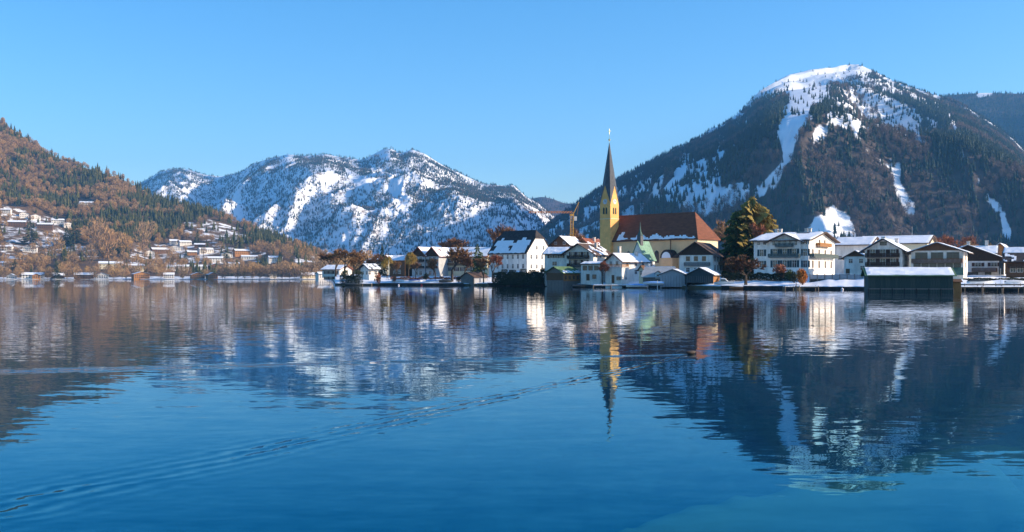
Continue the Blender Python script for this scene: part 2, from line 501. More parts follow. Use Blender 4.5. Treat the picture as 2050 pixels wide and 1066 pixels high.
SNOW_W = [
    (Z5([(-10, 255), (150, 120), (250, 65), (470, 20), (650, 20), (720, 70), (660, 100), (560, 130), (500, 150), (480, 240), (400, 300), (350, 370), (300, 430), (260, 480), (250, 540), (275, 580), (235, 615), (215, 560), (150, 480), (180, 370), (220, 220), (150, 190), (60, 215)]), 0.012),
    (Z5([(560, 150), (680, 170), (740, 250), (760, 300), (740, 380), (640, 430), (700, 520), (750, 575), (640, 490), (600, 430), (570, 340), (590, 240)]), 0.14),
    (Z5([(480, 150), (560, 120), (760, 150), (900, 240), (960, 420), (900, 450), (760, 400), (620, 440), (480, 400)]), 0.38),
    (Z5([(620, 100), (700, 80), (810, 130), (760, 140)]), 0.2),
    (Z5([(470, 250), (580, 230), (590, 420), (480, 400)]), 0.4),
    (Z5([(760, 290), (900, 330), (950, 420), (880, 430), (760, 370)]), 0.4),
    (Z5([(330, 500), (400, 400), (485, 390), (480, 440), (380, 505)]), 0.03),
    (Z5([(190, 630), (130, 710), (60, 810), (40, 740), (120, 680)]), 0.05),
    (Z5([(1155, 265), (1205, 340), (1240, 460), (1195, 440), (1175, 340)]), 0.05),
    (Z5([(1245, 505), (1305, 635), (1270, 610)]), 0.08), (Z5([(1340, 705), (1390, 690), (1380, 740)]), 0.1),
    (Z5([(1405, 785), (1480, 850), (1550, 960), (1580, 1060), (1530, 1060), (1480, 920), (1420, 830)]), 0.05),
    (Z5([(965, 400), (1070, 490), (1060, 510), (990, 460)]), 0.05),
    (Z5([(860, 620), (900, 620), (890, 760), (860, 740)]), 0.2), (Z5([(930, 800), (975, 860), (970, 940), (940, 900)]), 0.2),
    (Z5([(320, 1040), (400, 920), (480, 870), (560, 920), (620, 970), (660, 1060), (320, 1060)]), 0.04),
    (Z4([(865, 430), (910, 430), (885, 560), (845, 640), (835, 600)]), 0.05),
    (Z4([(530, 830), (640, 650), (660, 540), (720, 560), (870, 680), (880, 760), (1050, 720), (1040, 800), (900, 900), (760, 940), (640, 890)]), 0.36),
    (Z4([(350, 760), (440, 720), (440, 800), (370, 820)]), 0.35), (Z4([(560, 740), (600, 640), (615, 640), (585, 760)]), 0.3),
    (Z4([(930, 330), (1000, 310), (1040, 380), (960, 400)]), 0.3), (Z4([(1090, 240), (1180, 190), (1240, 200), (1150, 250)]), 0.15),
    (Z4([(1150, 250), (1170, 250), (1175, 330), (1160, 330)]), 0.1),
    (Z5([(690, 490), (740, 530), (840, 630), (900, 750), (965, 850), (995, 945), (950, 930), (890, 830), (840, 720), (780, 620), (700, 530)]), 0.26),
    (Z5([(285, 560), (225, 620), (150, 720), (80, 825), (35, 800), (90, 710), (190, 590)]), 0.04),
    (Z5([(740, 240), (800, 280), (900, 320), (960, 395), (1005, 445), (955, 445), (890, 395), (790, 345)]), 0.15),
    (Z5([(800, 115), (950, 175), (1105, 285), (1065, 295), (930, 215), (800, 155)]), 0.15),
    (Z5([(1000, 320), (1110, 365), (1155, 405), (1095, 405)]), 0.15),
    (Z4([(630, 530), (700, 555), (650, 710), (560, 800), (530, 770), (605, 650)]), 0.12),
    (Z4([(1000, 290), (1050, 380), (1010, 400), (960, 330)]), 0.1),
    ([(1850, 185), (1885, 192), (1880, 202), (1860, 196)], 0.1)]
wsnow = np.interp(wallm.T, [0, .25, .6, 1], [.05, .16, .28, .34])
def chutes(px, t):
    """avalanche tracks: thin snow lines down the fall line of the upper slope"""
    r_ = ridged(px / 34 + 0.5 * fbm(px / 60, t * 5, 2, 5), t * 2.6, 2, 131)
    return (r_ > 0.47) & (fbm(px / 45, t * 7, 3, 132) > -0.08) & (t > 0.2) & (t < 0.97)
def glades(x, y, t):
    """small snowy openings in the wood, commoner higher up"""
    return fbm(x / 42, y / 95, 3, 141) + 0.5 * fbm(x / 300, y / 300, 2, 142) > np.interp(t, [0, .15, .35, .8, 1], [9, .46, .25, .13, .1])
wsnow = np.where(chutes(wallm.PX, wallm.T) | glades(wallm.x, wallm.y, wallm.T), 0.55, wsnow)
_jx = fbm(wallm.x / 90, wallm.y / 90, 4, 91) * 14; _jy = fbm(wallm.x / 90 + 9, wallm.y / 90, 4, 97) * 14
for poly, dens in SNOW_W: wsnow = np.where(in_poly(wallm.PX + _jx, wallm.py + _jy, poly), 0.75 if dens < 0.1 else 0.6, wsnow)
M_wall = terrain_mat('mountain_ground', (0.10, 0.075, 0.06), (0.06, 0.05, 0.045), nscale=0.018, thr=0.42, fine=0.06)
wallm.build('mountain', M_wall, wsnow)

# ---- shaded shoulder behind it, far right
shoulder = Layer('mountain_shoulder', 1780, 2900, 240, 110,
    sky=[(1780, 215), (1850, 200), (1880, 194), (1920, 189), (1970, 186), (2050, 188), (2200, 200), (2500, 260), (2900, 380)],
    Dr=[(1780, 6900), (2050, 6700), (2900, 6000)], D0=[(1780, 3600), (2900, 3000)], z0=10, gp=1.0, noise=(90, 700, 31, 6),
    spurs=[([(2140, 190), (2120, 300), (2090, 420)], 190, 520)], crest=0.03)
SNOW_S = [(Z5([(1355, 178), (1440, 176), (1445, 215), (1355, 225)]), 0.03), (Z5([(1505, 650), (1540, 650), (1520, 760), (1500, 740)]), 0.05)]
ssnow = np.zeros(shoulder.PX.shape)
for poly, dens in SNOW_S: ssnow = np.where(in_poly(shoulder.PX, shoulder.py, poly), 0.75, ssnow)
shoulder.build('mountain_shoulder', M_wall, ssnow)

# ---- snowy range behind the bay
range_sky = [(60, 470), (180, 420), (270, 372), (290, 362), (320, 345), (350, 337), (375, 339), (400, 349), (440, 356), (470, 348), (510, 329), (545, 316), (575, 308), (610, 312), (650, 309),
    (690, 320), (730, 322), (755, 309), (780, 299), (805, 310), (820, 300), (850, 311), (885, 331), (920, 349), (965, 368), (1000, 371), (1030, 375), (1055, 397), (1075, 404), (1110, 435), (1180, 470), (1300, 500)]
rng_spurs = [
    ([(575, 308), (520, 380), (470, 450), (440, 500)], 150, 420), ([(575, 308), (600, 380), (660, 470), (690, 510)], 120, 380),
    ([(650, 309), (640, 390), (600, 450)], 90, 320), ([(690, 320), (700, 400), (760, 480)], 110, 380),
    ([(780, 299), (800, 380), (850, 470), (870, 510)], 150, 430), ([(850, 311), (900, 400), (960, 500)], 110, 420),
    ([(1000, 371), (1000, 440), (1010, 500)], 80, 300), ([(350, 337), (340, 390), (320, 430)], 70, 320),
    ([(440, 356), (430, 420), (400, 470)], -110, 330), ([(740, 330), (770, 400), (800, 490)], -70, 260), ([(620, 330), (570, 400), (540, 470)], -60, 240)]
rangem = Layer('snowy_range', 60, 1300, 620, 240, sky=range_sky,
    Dr=[(60, 8200), (300, 8200), (440, 7600), (575, 6900), (780, 6700), (1000, 6500), (1300, 6200)], D0=[(60, 4300), (1300, 3900)], z0=10, gp=1.0, noise=(260, 560, 41, 7), spurs=rng_spurs, crest=0.05)
Z3 = lambda p: zo(p, 680, 280, 4.362)
Z2 = lambda p: zo(p, 270, 280, 4.442)
SNOW_F = [(Z3([(90, 300), (250, 330), (290, 400), (180, 430), (80, 380)]), 0.03), (Z3([(430, 315), (500, 350), (570, 410), (610, 650), (540, 640), (460, 540), (440, 400)]), 0.12),
    (Z3([(715, 105), (900, 215), (900, 228), (740, 135)]), 0.02), (Z3([(1005, 285), (1190, 370), (1150, 390), (1030, 310)]), 0.02), (Z3([(265, 220), (315, 220), (315, 310), (280, 290)]), 0.05),
    (Z3([(545, 245), (605, 275), (590, 315)]), 0.05), (Z3([(330, 100), (440, 75), (445, 190), (360, 190)]), 0.12), (Z3([(585, 95), (640, 120), (780, 195), (760, 200)]), 0.15),
    (Z2([(1690, 255), (1775, 290), (1795, 380), (1700, 440)]), 0.04), (Z2([(1855, 240), (1999, 330), (1999, 430), (1900, 350)]), 0.04),
    (Z2([(920, 330), (1000, 260), (1040, 260), (960, 340)]), 0.05), (Z2([(1260, 150), (1400, 100), (1420, 200), (1300, 240)]), 0.15), (Z2([(860, 560), (910, 540), (980, 560), (900, 620)]), 0.1)]
rsnow = np.full(rangem.PX.shape, 0.5)
for poly, dens in SNOW_F: rsnow = np.where(in_poly(rangem.PX, rangem.py, poly), 0.8, rsnow)
M_range = terrain_mat('range_ground', (0.22, 0.17, 0.13), (0.15, 0.12, 0.1), nscale=0.02, thr=0.42, fine=0.05)
rangem.build('snowy_range', M_range, rsnow)

# ---- low ridge in the gap
gap = Layer('gap_ridge', 900, 1500, 120, 60,
    sky=[(900, 420), (1000, 402), (1040, 399), (1060, 399), (1085, 394), (1105, 398), (1130, 408), (1160, 408), (1200, 425), (1300, 470), (1500, 500)],
    Dr=[(900, 9300), (1500, 9300)], D0=[(900, 6900), (1500, 6900)], z0=10, gp=1.0, noise=(60, 600, 51, 5), crest=0.02)
gap.build('gap_ridge', M_wall, np.zeros(gap.PX.shape))

# ================================================================== FORESTS (uncountable woods, one object each)
M_needle = leaf_mat('needle_leaves', [(0.020, 0.040, 0.034), (0.034, 0.058, 0.038), (0.028, 0.052, 0.045), (0.058, 0.075, 0.038)])
M_needle_hill = leaf_mat('needle_leaves_hill', [(0.045, 0.052, 0.02), (0.085, 0.085, 0.024), (0.06, 0.07, 0.028), (0.13, 0.115, 0.03)])
M_twig = leaf_mat('bare_twigs', [(0.36, 0.205, 0.095), (0.44, 0.275, 0.13), (0.28, 0.18, 0.10), (0.48, 0.28, 0.095)])
M_twig_far = leaf_mat('bare_twigs_far', [(0.15, 0.11, 0.095), (0.20, 0.14, 0.105), (0.125, 0.10, 0.095)])
M_bark = mat('tree_bark', (0.10, 0.07, 0.05), 0.9, 0.25, 3)

def conifer_low(name, seed, leaf, tiers=7, h=1.0, w=0.19):
    r = random.Random(seed); mb = MB()
    mb.tube((0, 0, 0), (0, 0, 0.3), 0.018, 0.012, 4, mi=1, caps=False)
    for k in range(tiers):
        u = k / (tiers - 1)
        zt = 0.24 + 0.76 * ((k + 1) / tiers); rad = w * (1 - u) ** 0.85 + 0.022
        zb = zt - 0.2 - 0.05 * (1 - u)
        n = 10; vs_ = [(r.uniform(-.01, .01), r.uniform(-.01, .01), zt)]
        for i in range(n):
            a = 2 * math.pi * (i + r.uniform(-.25, .25)) / n
            q = rad * (1.0 if i % 2 else 0.55) * r.uniform(0.75, 1.2)
            vs_.append((q * math.cos(a), q * math.sin(a), zb + (0.03 if i % 2 == 0 else -0.015) + r.uniform(-.03, .03)))
        mb.add(vs_, [(0, i + 1, (i + 1) % n + 1) for i in range(n)], 0)
    return bpy.data.objects.new(name, mb.mesh(name, [leaf, M_bark]))

def bare_low(name, seed, leaf, n=190):
    r = random.Random(seed); mb = MB()
    mb.tube((0, 0, 0), (0, 0, 0.55), 0.022, 0.012, 4, mi=1, caps=False)
    for i in range(n):
        while True:
            p = Vector((r.uniform(-1, 1), r.uniform(-1, 1), r.uniform(-1, 1)))
            if p.length < 1: break
        c = Vector((p.x * 0.27, p.y * 0.27, 0.62 + p.z * 0.38))
        if c.z < 0.3: c.x *= 0.6; c.y *= 0.6
        d = (Vector((c.x, c.y, c.z - 0.3)).normalized() + Vector((r.uniform(-.5, .5), r.uniform(-.5, .5), r.uniform(-.1, .6)))).normalized()
        sd = d.cross(Vector((r.uniform(-1, 1), r.uniform(-1, 1), r.uniform(-1, 1)))).normalized()
        L = r.uniform(0.06, 0.12); wd = r.uniform(0.012, 0.026)
        mb.add([c - d * L * .6 - sd * wd * .5, c - d * L * .5 + sd * wd, c + d * L], [(0, 1, 2)], 0)
    for i in range(6):
        a = r.uniform(0, 6.28); mb.tube((0, 0, 0.28 + 0.05 * i), (0.16 * math.cos(a), 0.16 * math.sin(a), 0.6 + 0.05 * i), 0.01, 0.004, 3, mi=1, caps=False)
    return bpy.data.objects.new(name, mb.mesh(name, [leaf, M_bark]))

def variants(cname, makers):
    c = bpy.data.collections.new(cname)
    for i, mk in enumerate(makers): c.objects.link(mk('%s_%02d' % (cname, i)))
    return c
con_w = [0.19, 0.15, 0.22]
V_mtn = variants('mountain_trees', [lambda nm, i=i: conifer_low(nm, i + 1, M_needle, 6 + i % 3, w=con_w[i % 3]) for i in range(3)] + [lambda nm, i=i: bare_low(nm, i + 9, M_twig_far, 130) for i in range(2)])
V_hill = variants('hill_trees', [lambda nm, i=i: conifer_low(nm, i + 21, M_needle_hill, 8 + i % 2, w=con_w[i % 3]) for i in range(3)] + [lambda nm, i=i: bare_low(nm, i + 29, M_twig, 260) for i in range(3)])

def scatter_object(name, pts, kind, scale, coll, label, cat):
    me = bpy.data.meshes.new(name)
    me.vertices.add(len(pts)); me.vertices.foreach_set('co', np.ascontiguousarray(pts, np.float32).ravel())
    a = me.attributes.new('kind', 'INT', 'POINT'); a.data.foreach_set('value', np.ascontiguousarray(kind, np.int32))
    a = me.attributes.new('size', 'FLOAT_VECTOR', 'POINT'); a.data.foreach_set('vector', np.ascontiguousarray(scale, np.float32).ravel())
    rot = np.zeros((len(pts), 3), np.float32); rot[:, 2] = rng.uniform(0, 6.28, len(pts)); rot[:, 0] = rng.normal(0, 0.03, len(pts))
    a = me.attributes.new('turn', 'FLOAT_VECTOR', 'POINT'); a.data.foreach_set('vector', rot.ravel())
    o = link(name, me)
    ng = bpy.data.node_groups.new(name, 'GeometryNodeTree')
    ng.interface.new_socket('Geometry', in_out='INPUT', socket_type='NodeSocketGeometry')
    ng.interface.new_socket('Geometry', in_out='OUTPUT', socket_type='NodeSocketGeometry')
    N, L = ng.nodes, ng.links
    gi, go = N.new('NodeGroupInput'), N.new('NodeGroupOutput')
    ip = N.new('GeometryNodeInstanceOnPoints'); ci = N.new('GeometryNodeCollectionInfo')
    ci.inputs['Collection'].default_value = coll; ci.inputs['Separate Children'].default_value = True; ci.inputs['Reset Children'].default_value = True
    ip.inputs['Pick Instance'].default_value = True
    def attr(nm, dt):
        q = N.new('GeometryNodeInputNamedAttribute'); q.data_type = dt; q.inputs['Name'].default_value = nm
        return q.outputs['Attribute']
    L.new(gi.outputs[0], ip.inputs['Points']); L.new(ci.outputs[0], ip.inputs['Instance'])
    L.new(attr('kind', 'INT'), ip.inputs['Instance Index']); L.new(attr('size', 'FLOAT_VECTOR'), ip.inputs['Scale']); L.new(attr('turn', 'FLOAT_VECTOR'), ip.inputs['Rotation'])
    L.new(ip.outputs[0], go.inputs[0])
    md = o.modifiers.new('scatter', 'NODES'); md.node_group = ng
    return tag(o, label, cat, kind='stuff')

def sizes(n, h0, h1, w=1.0):
    h = rng.uniform(h0, h1, n) * rng.uniform(0.8, 1.1, n)
    return np.stack([h * w, h * w, h], -1)

def thin(px, py, polys, dens, jit=0.0):
    """per-tree chance of standing: dens, or the clearing's own value"""
    d = dens.copy()
    for poly, v in polys:
        v = v * 0.6 if v > 0.3 else (v * 0.4 if v > 0.1 else v)
        d = np.where(in_poly(px, py, poly), v, d)
    return rng.uniform(0, 1, len(px)) < d

# big mountain
px, t, x, y, z, py = wallm.scatter(300000, 0.0, 1.03, (1010, 2200))
nz = fbm(x / 260, y / 260, 4, 71); nf = fbm(x / 60, y / 60, 3, 73)
jx, jy = fbm(x / 90, y / 90, 4, 91) * 14, fbm(x / 90 + 9, y / 90, 4, 97) * 14
dens = np.clip(0.78 + 0.4 * nz + 0.3 * nf, 0.45, 0.97)
keep = thin(px + jx, py + jy, SNOW_W, np.where(chutes(px, t) | glades(x, y, t), 0.2, dens)) & (rng.uniform(0, 1, len(px)) < 0.75)
px, t, x, y, z, nz = [a[keep] for a in (px, t, x, y, z, nz)]
bare = fbm(x / 330 + 5, y / 330, 4, 75) + 0.10 - 0.45 * np.abs(t - 0.45) > 0.14
kind = np.where(bare & (rng.uniform(0, 1, len(px)) < 0.6), rng.integers(3, 5, len(px)), rng.integers(0, 3, len(px)))
sz = sizes(len(px), 15, 26); sz[t > 0.85] *= 0.75
print('mountain trees', len(px))
scatter_object('mountain_forest', np.stack([x, y, z - 0.5], -1), kind, sz, V_mtn, 'dense mixed forest covering the big mountain on the right', 'forest')
# shoulder and gap
for lay, nm, lab, num, sn, cnt in ((shoulder, 'shoulder_forest', 'dark shaded conifer forest on the shoulder behind the big mountain', 60000, SNOW_S, 0.6), (gap, 'gap_forest', 'bluish conifer wood on the low ridge between the mountains', 12000, [], 0.6)):
    px, t, x, y, z, py = lay.scatter(num, 0.1, 1.02)
    keep = thin(px, py, sn, np.full(len(px), cnt)); px, x, y, z = px[keep], x[keep], y[keep], z[keep]
    scatter_object(nm, np.stack([x, y, z - 0.5], -1), rng.integers(0, 3, len(px)), sizes(len(px), 18, 28), V_mtn, lab, 'forest')
# snowy range
px, t, x, y, z, py = rangem.scatter(330000, 0.0, 1.015)
nz = fbm(x / 300, y / 300, 4, 81); nf = fbm(x / 70, y / 70, 3, 83)
base = interp([(60, 0.42), (440, 0.50), (480, 0.52), (760, 0.50), (860, 0.72), (960, 0.85), (1100, 0.7), (1300, 0.7)], px)
nv = fbm((x * 0.8 + y * 0.25) / 38, y / 150, 3, 85)
dens = np.clip(base - 0.05 + 0.28 * np.clip(1 - t / 0.55, 0, 1) + 0.55 * nz + 0.8 * nf + 0.9 * nv, 0.02, 0.97)
keep = thin(px, py, SNOW_F, dens) & (rng.uniform(0, 1, len(px)) < 0.62)
px, t, x, y, z = [a[keep] for a in (px, t, x, y, z)]
kind = np.where(rng.uniform(0, 1, len(px)) < 0.15, 3, rng.integers(0, 3, len(px)))
print('range trees', len(px))
scatter_object('range_forest', np.stack([x, y, z - 0.5], -1), kind, sizes(len(px), 12, 20), V_mtn, 'patchy conifer forest on the snowy range across the bay', 'forest')
# left hillside
px, t, x, y, z, py = hill.scatter(50000, 0.0, 1.02)
nz = fbm(x / 160, y / 160, 4, 61); n2 = fbm(x / 55, y / 55, 3, 63)
low = np.clip((py - 470) / 60, 0, 1)
dens = np.clip(0.85 + 0.4 * n2 - 0.68 * low, 0.06, 0.95)
keep = thin(px, py, CLEAR_L, dens)
px, t, x, y, z, py, nz, n2 = [a[keep] for a in (px, t, x, y, z, py, nz, n2)]
conif = (nz * 1.3 + 0.5 * n2 + np.clip((px - 60) / 900, -0.1, 0.3) + np.where((py > 370) & (py < 455) & (px > 200), 0.22, 0)) > 0.13 + rng.normal(0, 0.12, len(px)) + 0.3 * np.clip((py - 465) / 40, 0, 1)
kind = np.where(conif, rng.integers(0, 3, len(px)), rng.integers(3, 6, len(px)))
sz = np.where(conif[:, None], sizes(len(px), 16, 29, 1.0), sizes(len(px), 11, 21, 1.2))
print('hill trees', len(px))
scatter_object('hillside_forest', np.stack([x, y, z - 0.3], -1), kind, sz, V_hill, 'autumn brown and green mixed forest on the left hillside', 'forest')
# bare woods on the valley floor behind the village
n = 9000
px = rng.uniform(560, 2300, n); D = rng.uniform(480, 1650, n)
x, y = (px - CX) / F * D, D
nz = fbm(x / 120, y / 120, 3, 66)
keep = (rng.uniform(0, 1, n) < np.clip(0.12 + 0.9 * nz, 0.0, 0.6)) & (D > shore(px) + 160)
px, x, y = px[keep], x[keep], y[keep]
z = np.array([ground_z(a, b) for a, b in zip(x, y)])
kind = np.where(rng.uniform(0, 1, len(px)) < 0.10, rng.integers(0, 3, len(px)), rng.integers(3, 6, len(px)))
print('valley trees', len(px))
scatter_object('valley_wood', np.stack([x, y, z - 0.3], -1), kind, sizes(len(px), 9, 15, 1.1), V_hill, 'low bare brown wood on the valley floor behind the village', 'wood')

# ================================================================== WATER
def water_material():
    m = bpy.data.materials.new('lake_water'); n, l = nodes_of(m); n.clear()
    out = n.new('ShaderNodeOutputMaterial')
    geo = n.new('ShaderNodeNewGeometry')
    def math_(op, a, b=None, c=None):
        q = n.new('ShaderNodeMath'); q.operation = op
        for i, v in enumerate((a, b, c)):
            if v is None: continue
            if isinstance(v, (int, float)): q.inputs[i].default_value = v
            else: l.new(v, q.inputs[i])
        return q.outputs[0]
    sep = n.new('ShaderNodeSeparateXYZ'); l.new(geo.outputs['Position'], sep.inputs[0])
    X, Y = sep.outputs['X'], sep.outputs['Y']
    def slopes(sx, sy, rot, detail, seed):
        mp = n.new('ShaderNodeMapping'); mp.inputs['Scale'].default_value = (sx, sy, 1); mp.inputs['Rotation'].default_value = (0, 0, R(rot)); mp.inputs['Location'].default_value = (seed, seed * 2, 0)
        mp.vector_type = 'POINT'
        l.new(geo.outputs['Position'], mp.inputs['Vector'])
        t_ = n.new('ShaderNodeTexNoise'); t_.noise_dimensions = '2D'; t_.inputs['Scale'].default_value = 1.0; t_.inputs['Detail'].default_value = detail; t_.inputs['Roughness'].default_value = 0.5
        l.new(mp.outputs[0], t_.inputs['Vector'])
        s2 = n.new('ShaderNodeSeparateColor'); l.new(t_.outputs['Color'], s2.inputs[0])
        return math_('SUBTRACT', s2.outputs[0], 0.5), math_('SUBTRACT', s2.outputs[1], 0.5)
    a1x, a1y = slopes(0.55, 1.7, 9, 2.0, 3.1)      # short ripples
    a2x, a2y = slopes(0.10, 0.42, -7, 2.0, 11.7)   # long undulation
    a3x, a3y = slopes(2.2, 5.5, 14, 1.0, 23.9)     # finest
    # calm and ruffled patches
    mp = n.new('ShaderNodeMapping'); mp.inputs['Scale'].default_value = (0.012, 0.05, 1); l.new(geo.outputs['Position'], mp.inputs['Vector'])
    pt = n.new('ShaderNodeTexNoise'); pt.noise_dimensions = '2D'; pt.inputs['Scale'].default_value = 1; pt.inputs['Detail'].default_value = 3; l.new(mp.outputs[0], pt.inputs['Vector'])
    pm = n.new('ShaderNodeMapRange'); pm.inputs['From Min'].default_value = 0.35; pm.inputs['From Max'].default_value = 0.7; pm.inputs['To Min'].default_value = 0.55; pm.inputs['To Max'].default_value = 1.35
    l.new(pt.outputs['Fac'], pm.inputs['Value'])
    K1, K2, K3 = 0.032, 0.013, 0.022
    sx = math_('ADD', math_('MULTIPLY', a1x, K1), math_('ADD', math_('MULTIPLY', a2x, K2), math_('MULTIPLY', a3x, K3)))
    sy = math_('ADD', math_('MULTIPLY', a1y, K1), math_('ADD', math_('MULTIPLY', a2y, K2), math_('MULTIPLY', a3y, K3)))
    sx = math_('MULTIPLY', sx, pm.outputs[0]); sy = math_('MULTIPLY', sy, pm.outputs[0])
    # two arms of the swimming duck's wake
    wob = math_('MULTIPLY', a2y, 0.9)
    for (p0, p1, lam, amp, w0, wg, tw) in (((7.25, 42.7), (-6.85, 14.16), 0.42, 0.085, 0.22, 0.022, 0.25), ((7.25, 42.7), (-16.8, 34.8), 0.55, 0.13, 0.25, 0.03, -0.25)):
        d = Vector((p1[0] - p0[0], p1[1] - p0[1])).normalized(); nn = Vector((-d.y, d.x))
        rx, ry = math_('SUBTRACT', X, p0[0]), math_('SUBTRACT', Y, p0[1])
        s_ = math_('ADD', math_('MULTIPLY', rx, d.x), math_('MULTIPLY', ry, d.y))
        q_ = math_('ADD', math_('ADD', math_('MULTIPLY', rx, nn.x), math_('MULTIPLY', ry, nn.y)), math_('MULTIPLY', wob, 0.5))
        w_ = math_('ADD', math_('MULTIPLY', math_('MAXIMUM', s_, 0.0), wg), w0)
        q_ = math_('ADD', q_, math_('MULTIPLY', a1y, 0.35))
        e_ = math_('DIVIDE', q_, w_); env = math_('EXPONENT', math_('MULTIPLY', math_('MULTIPLY', e_, e_), -1.0))
        ph = math_('ADD', math_('MULTIPLY', q_, 2 * math.pi / lam), math_('MULTIPLY', s_, tw * 2 * math.pi / 1.3))
        wv = math_('MULTIPLY', math_('SINE', ph), env)
        on = n.new('ShaderNodeMapRange'); on.inputs['From Min'].default_value = 0.0; on.inputs['From Max'].default_value = 0.6; l.new(s_, on.inputs['Value'])
        fade = math_('DIVIDE', amp, math_('ADD', 1.0, math_('MULTIPLY', math_('MAXIMUM', s_, 0.0), 0.035)))
        brk = n.new('ShaderNodeMapRange'); brk.inputs['From Min'].default_value = -0.18; brk.inputs['From Max'].default_value = 0.2; brk.inputs['To Min'].default_value = 0.45; brk.inputs['To Max'].default_value = 1.3; l.new(a1x, brk.inputs['Value'])
        wv = math_('MULTIPLY', math_('MULTIPLY', math_('MULTIPLY', wv, brk.outputs[0]), on.outputs[0]), fade)
        sx = math_('ADD', sx, math_('MULTIPLY', wv, nn.x)); sy = math_('ADD', sy, math_('MULTIPLY', wv, nn.y))
    cb = n.new('ShaderNodeCombineXYZ'); l.new(math_('MULTIPLY', sx, -1.0), cb.inputs[0]); l.new(math_('MULTIPLY', sy, -1.0), cb.inputs[1]); cb.inputs[2].default_value = 1.0
    nv = n.new('ShaderNodeVectorMath'); nv.operation = 'NORMALIZE'; l.new(cb.outputs[0], nv.inputs[0])
    fr = n.new('ShaderNodeFresnel'); l.new(math_('SUBTRACT', 1.333, math_('MULTIPLY', geo.outputs['Backfacing'], 1.333 - 0.75)), fr.inputs['IOR']); l.new(nv.outputs[0], fr.inputs['Normal'])
    gl = n.new('ShaderNodeBsdfGlossy'); gl.inputs['Roughness'].default_value = 0.015; l.new(nv.outputs[0], gl.inputs['Normal'])
    tf = n.new('ShaderNodeMapRange'); tf.inputs['From Min'].default_value = 0.22; tf.inputs['From Max'].default_value = 0.74; l.new(fr.outputs[0], tf.inputs['Value'])
    tm = n.new('ShaderNodeMix'); tm.data_type = 'RGBA'; tm.inputs['A'].default_value = (0.05, 0.76, 1, 1); tm.inputs['B'].default_value = (0.97, 0.98, 1, 1)
    l.new(tf.outputs[0], tm.inputs['Factor']); l.new(tm.outputs['Result'], gl.inputs['Color'])
    df = n.new('ShaderNodeBsdfDiffuse'); df.inputs['Color'].default_value = (0.0, 0.028, 0.08, 1)
    tr = n.new('ShaderNodeBsdfTransparent'); tr.inputs['Color'].default_value = (0.28, 0.66, 0.72, 1)
    body = n.new('ShaderNodeMixShader'); body.inputs[0].default_value = 0.8
    l.new(df.outputs[0], body.inputs[1]); l.new(tr.outputs[0], body.inputs[2])
    mx = n.new('ShaderNodeMixShader'); l.new(fr.outputs[0], mx.inputs[0]); l.new(body.outputs[0], mx.inputs[1]); l.new(gl.outputs[0], mx.inputs[2])
    l.new(mx.outputs[0], out.inputs['Surface'])
    return m
M_water = water_material()
wx = np.linspace(-1900, 1900, 39); wy = np.linspace(-250, 1800, 42)
WX, WY = np.meshgrid(wx, wy); _i = np.arange(WX.size).reshape(WX.shape)
water = link('water', np_mesh('water', np.stack([WX, WY, WX * 0], -1).reshape(-1, 3), np.stack([_i[:-1, :-1], _i[:-1, 1:], _i[1:, 1:], _i[1:, :-1]], -1).reshape(-1, 4), [M_water]))
tag(water, kind='structure')
# lake bed: deep everywhere, a pale stone shelf comes up near the right bank
bx = np.concatenate([np.linspace(-1900, -60, 12), np.linspace(-50, -3, 40), np.linspace(-2.8, 26, 145), np.linspace(26.5, 70, 40), np.linspace(80, 1900, 12)])
by = np.concatenate([np.linspace(-250, 2, 6), np.linspace(4, 12, 12), np.linspace(12.2, 30, 90), np.linspace(30.5, 70, 50), np.linspace(80, 1800, 14)])
BX, BY = np.meshgrid(bx, by)
def seg_d(x, y, P):
    dist = np.full(x.shape, 1e9)
    for a, b in zip(P[:-1], P[1:]):
        a, b = np.array(a, float), np.array(b, float); ab = b - a
        tt = np.clip(((x - a[0]) * ab[0] + (y - a[1]) * ab[1]) / (ab ** 2).sum(), 0, 1)
        dist = np.minimum(dist, np.hypot(x - a[0] - tt * ab[0], y - a[1] - tt * ab[1]))
    return dist
shelf = np.exp(-(seg_d(BX, BY, [(0.9, 15.2), (2.2, 17.2), (4.3, 19.2), (6.6, 20.8), (9.5, 22.3)]) / 0.8) ** 2)
shelf2 = np.exp(-(seg_d(BX, BY, [(8.6, 23.6), (10.5, 24.2), (14, 24.5)]) / 0.7) ** 2) * 0.9
slope_r = np.clip((BX - 0.5 + (20 - BY) * 0.25) / 9, 0, 1)
BZ = -5.0 + 3.3 * slope_r * np.clip(1 - (BY - 30) / 30, 0, 1) + 1.5 * np.maximum(shelf, shelf2) * (0.5 + 0.5 * slope_r) + fbm(BX / 2.2, BY / 2.2, 4, 77) * 0.6
_sh2 = np.maximum(shelf, shelf2); BZ = BZ * (1 - _sh2) + (-0.85 + 0.12 * fbm(BX / .8, BY / .8, 3, 79)) * _sh2
BZ = np.minimum(BZ, -0.5)
_i = np.arange(BX.size).reshape(BX.shape)
M_bed = bpy.data.materials.new('lake_bed'); n_, l_ = nodes_of(M_bed)
_p = n_['Principled BSDF']; _p.inputs['Roughness'].default_value = 0.9
_a = n_.new('ShaderNodeAttribute'); _a.attribute_name = 'snow'
_r = n_.new('ShaderNodeValToRGB'); _r.color_ramp.elements[0].color = (0.001, 0.02, 0.05, 1); _r.color_ramp.elements[1].color = (0.13, 0.12, 0.065, 1)  # deep end dark blue: light absorbed by the water, put into the bed colour
_t = n_.new('ShaderNodeTexNoise'); _t.inputs['Scale'].default_value = 0.9; _t.inputs['Detail'].default_value = 6
_m = n_.new('ShaderNodeMath'); _m.operation = 'MULTIPLY'
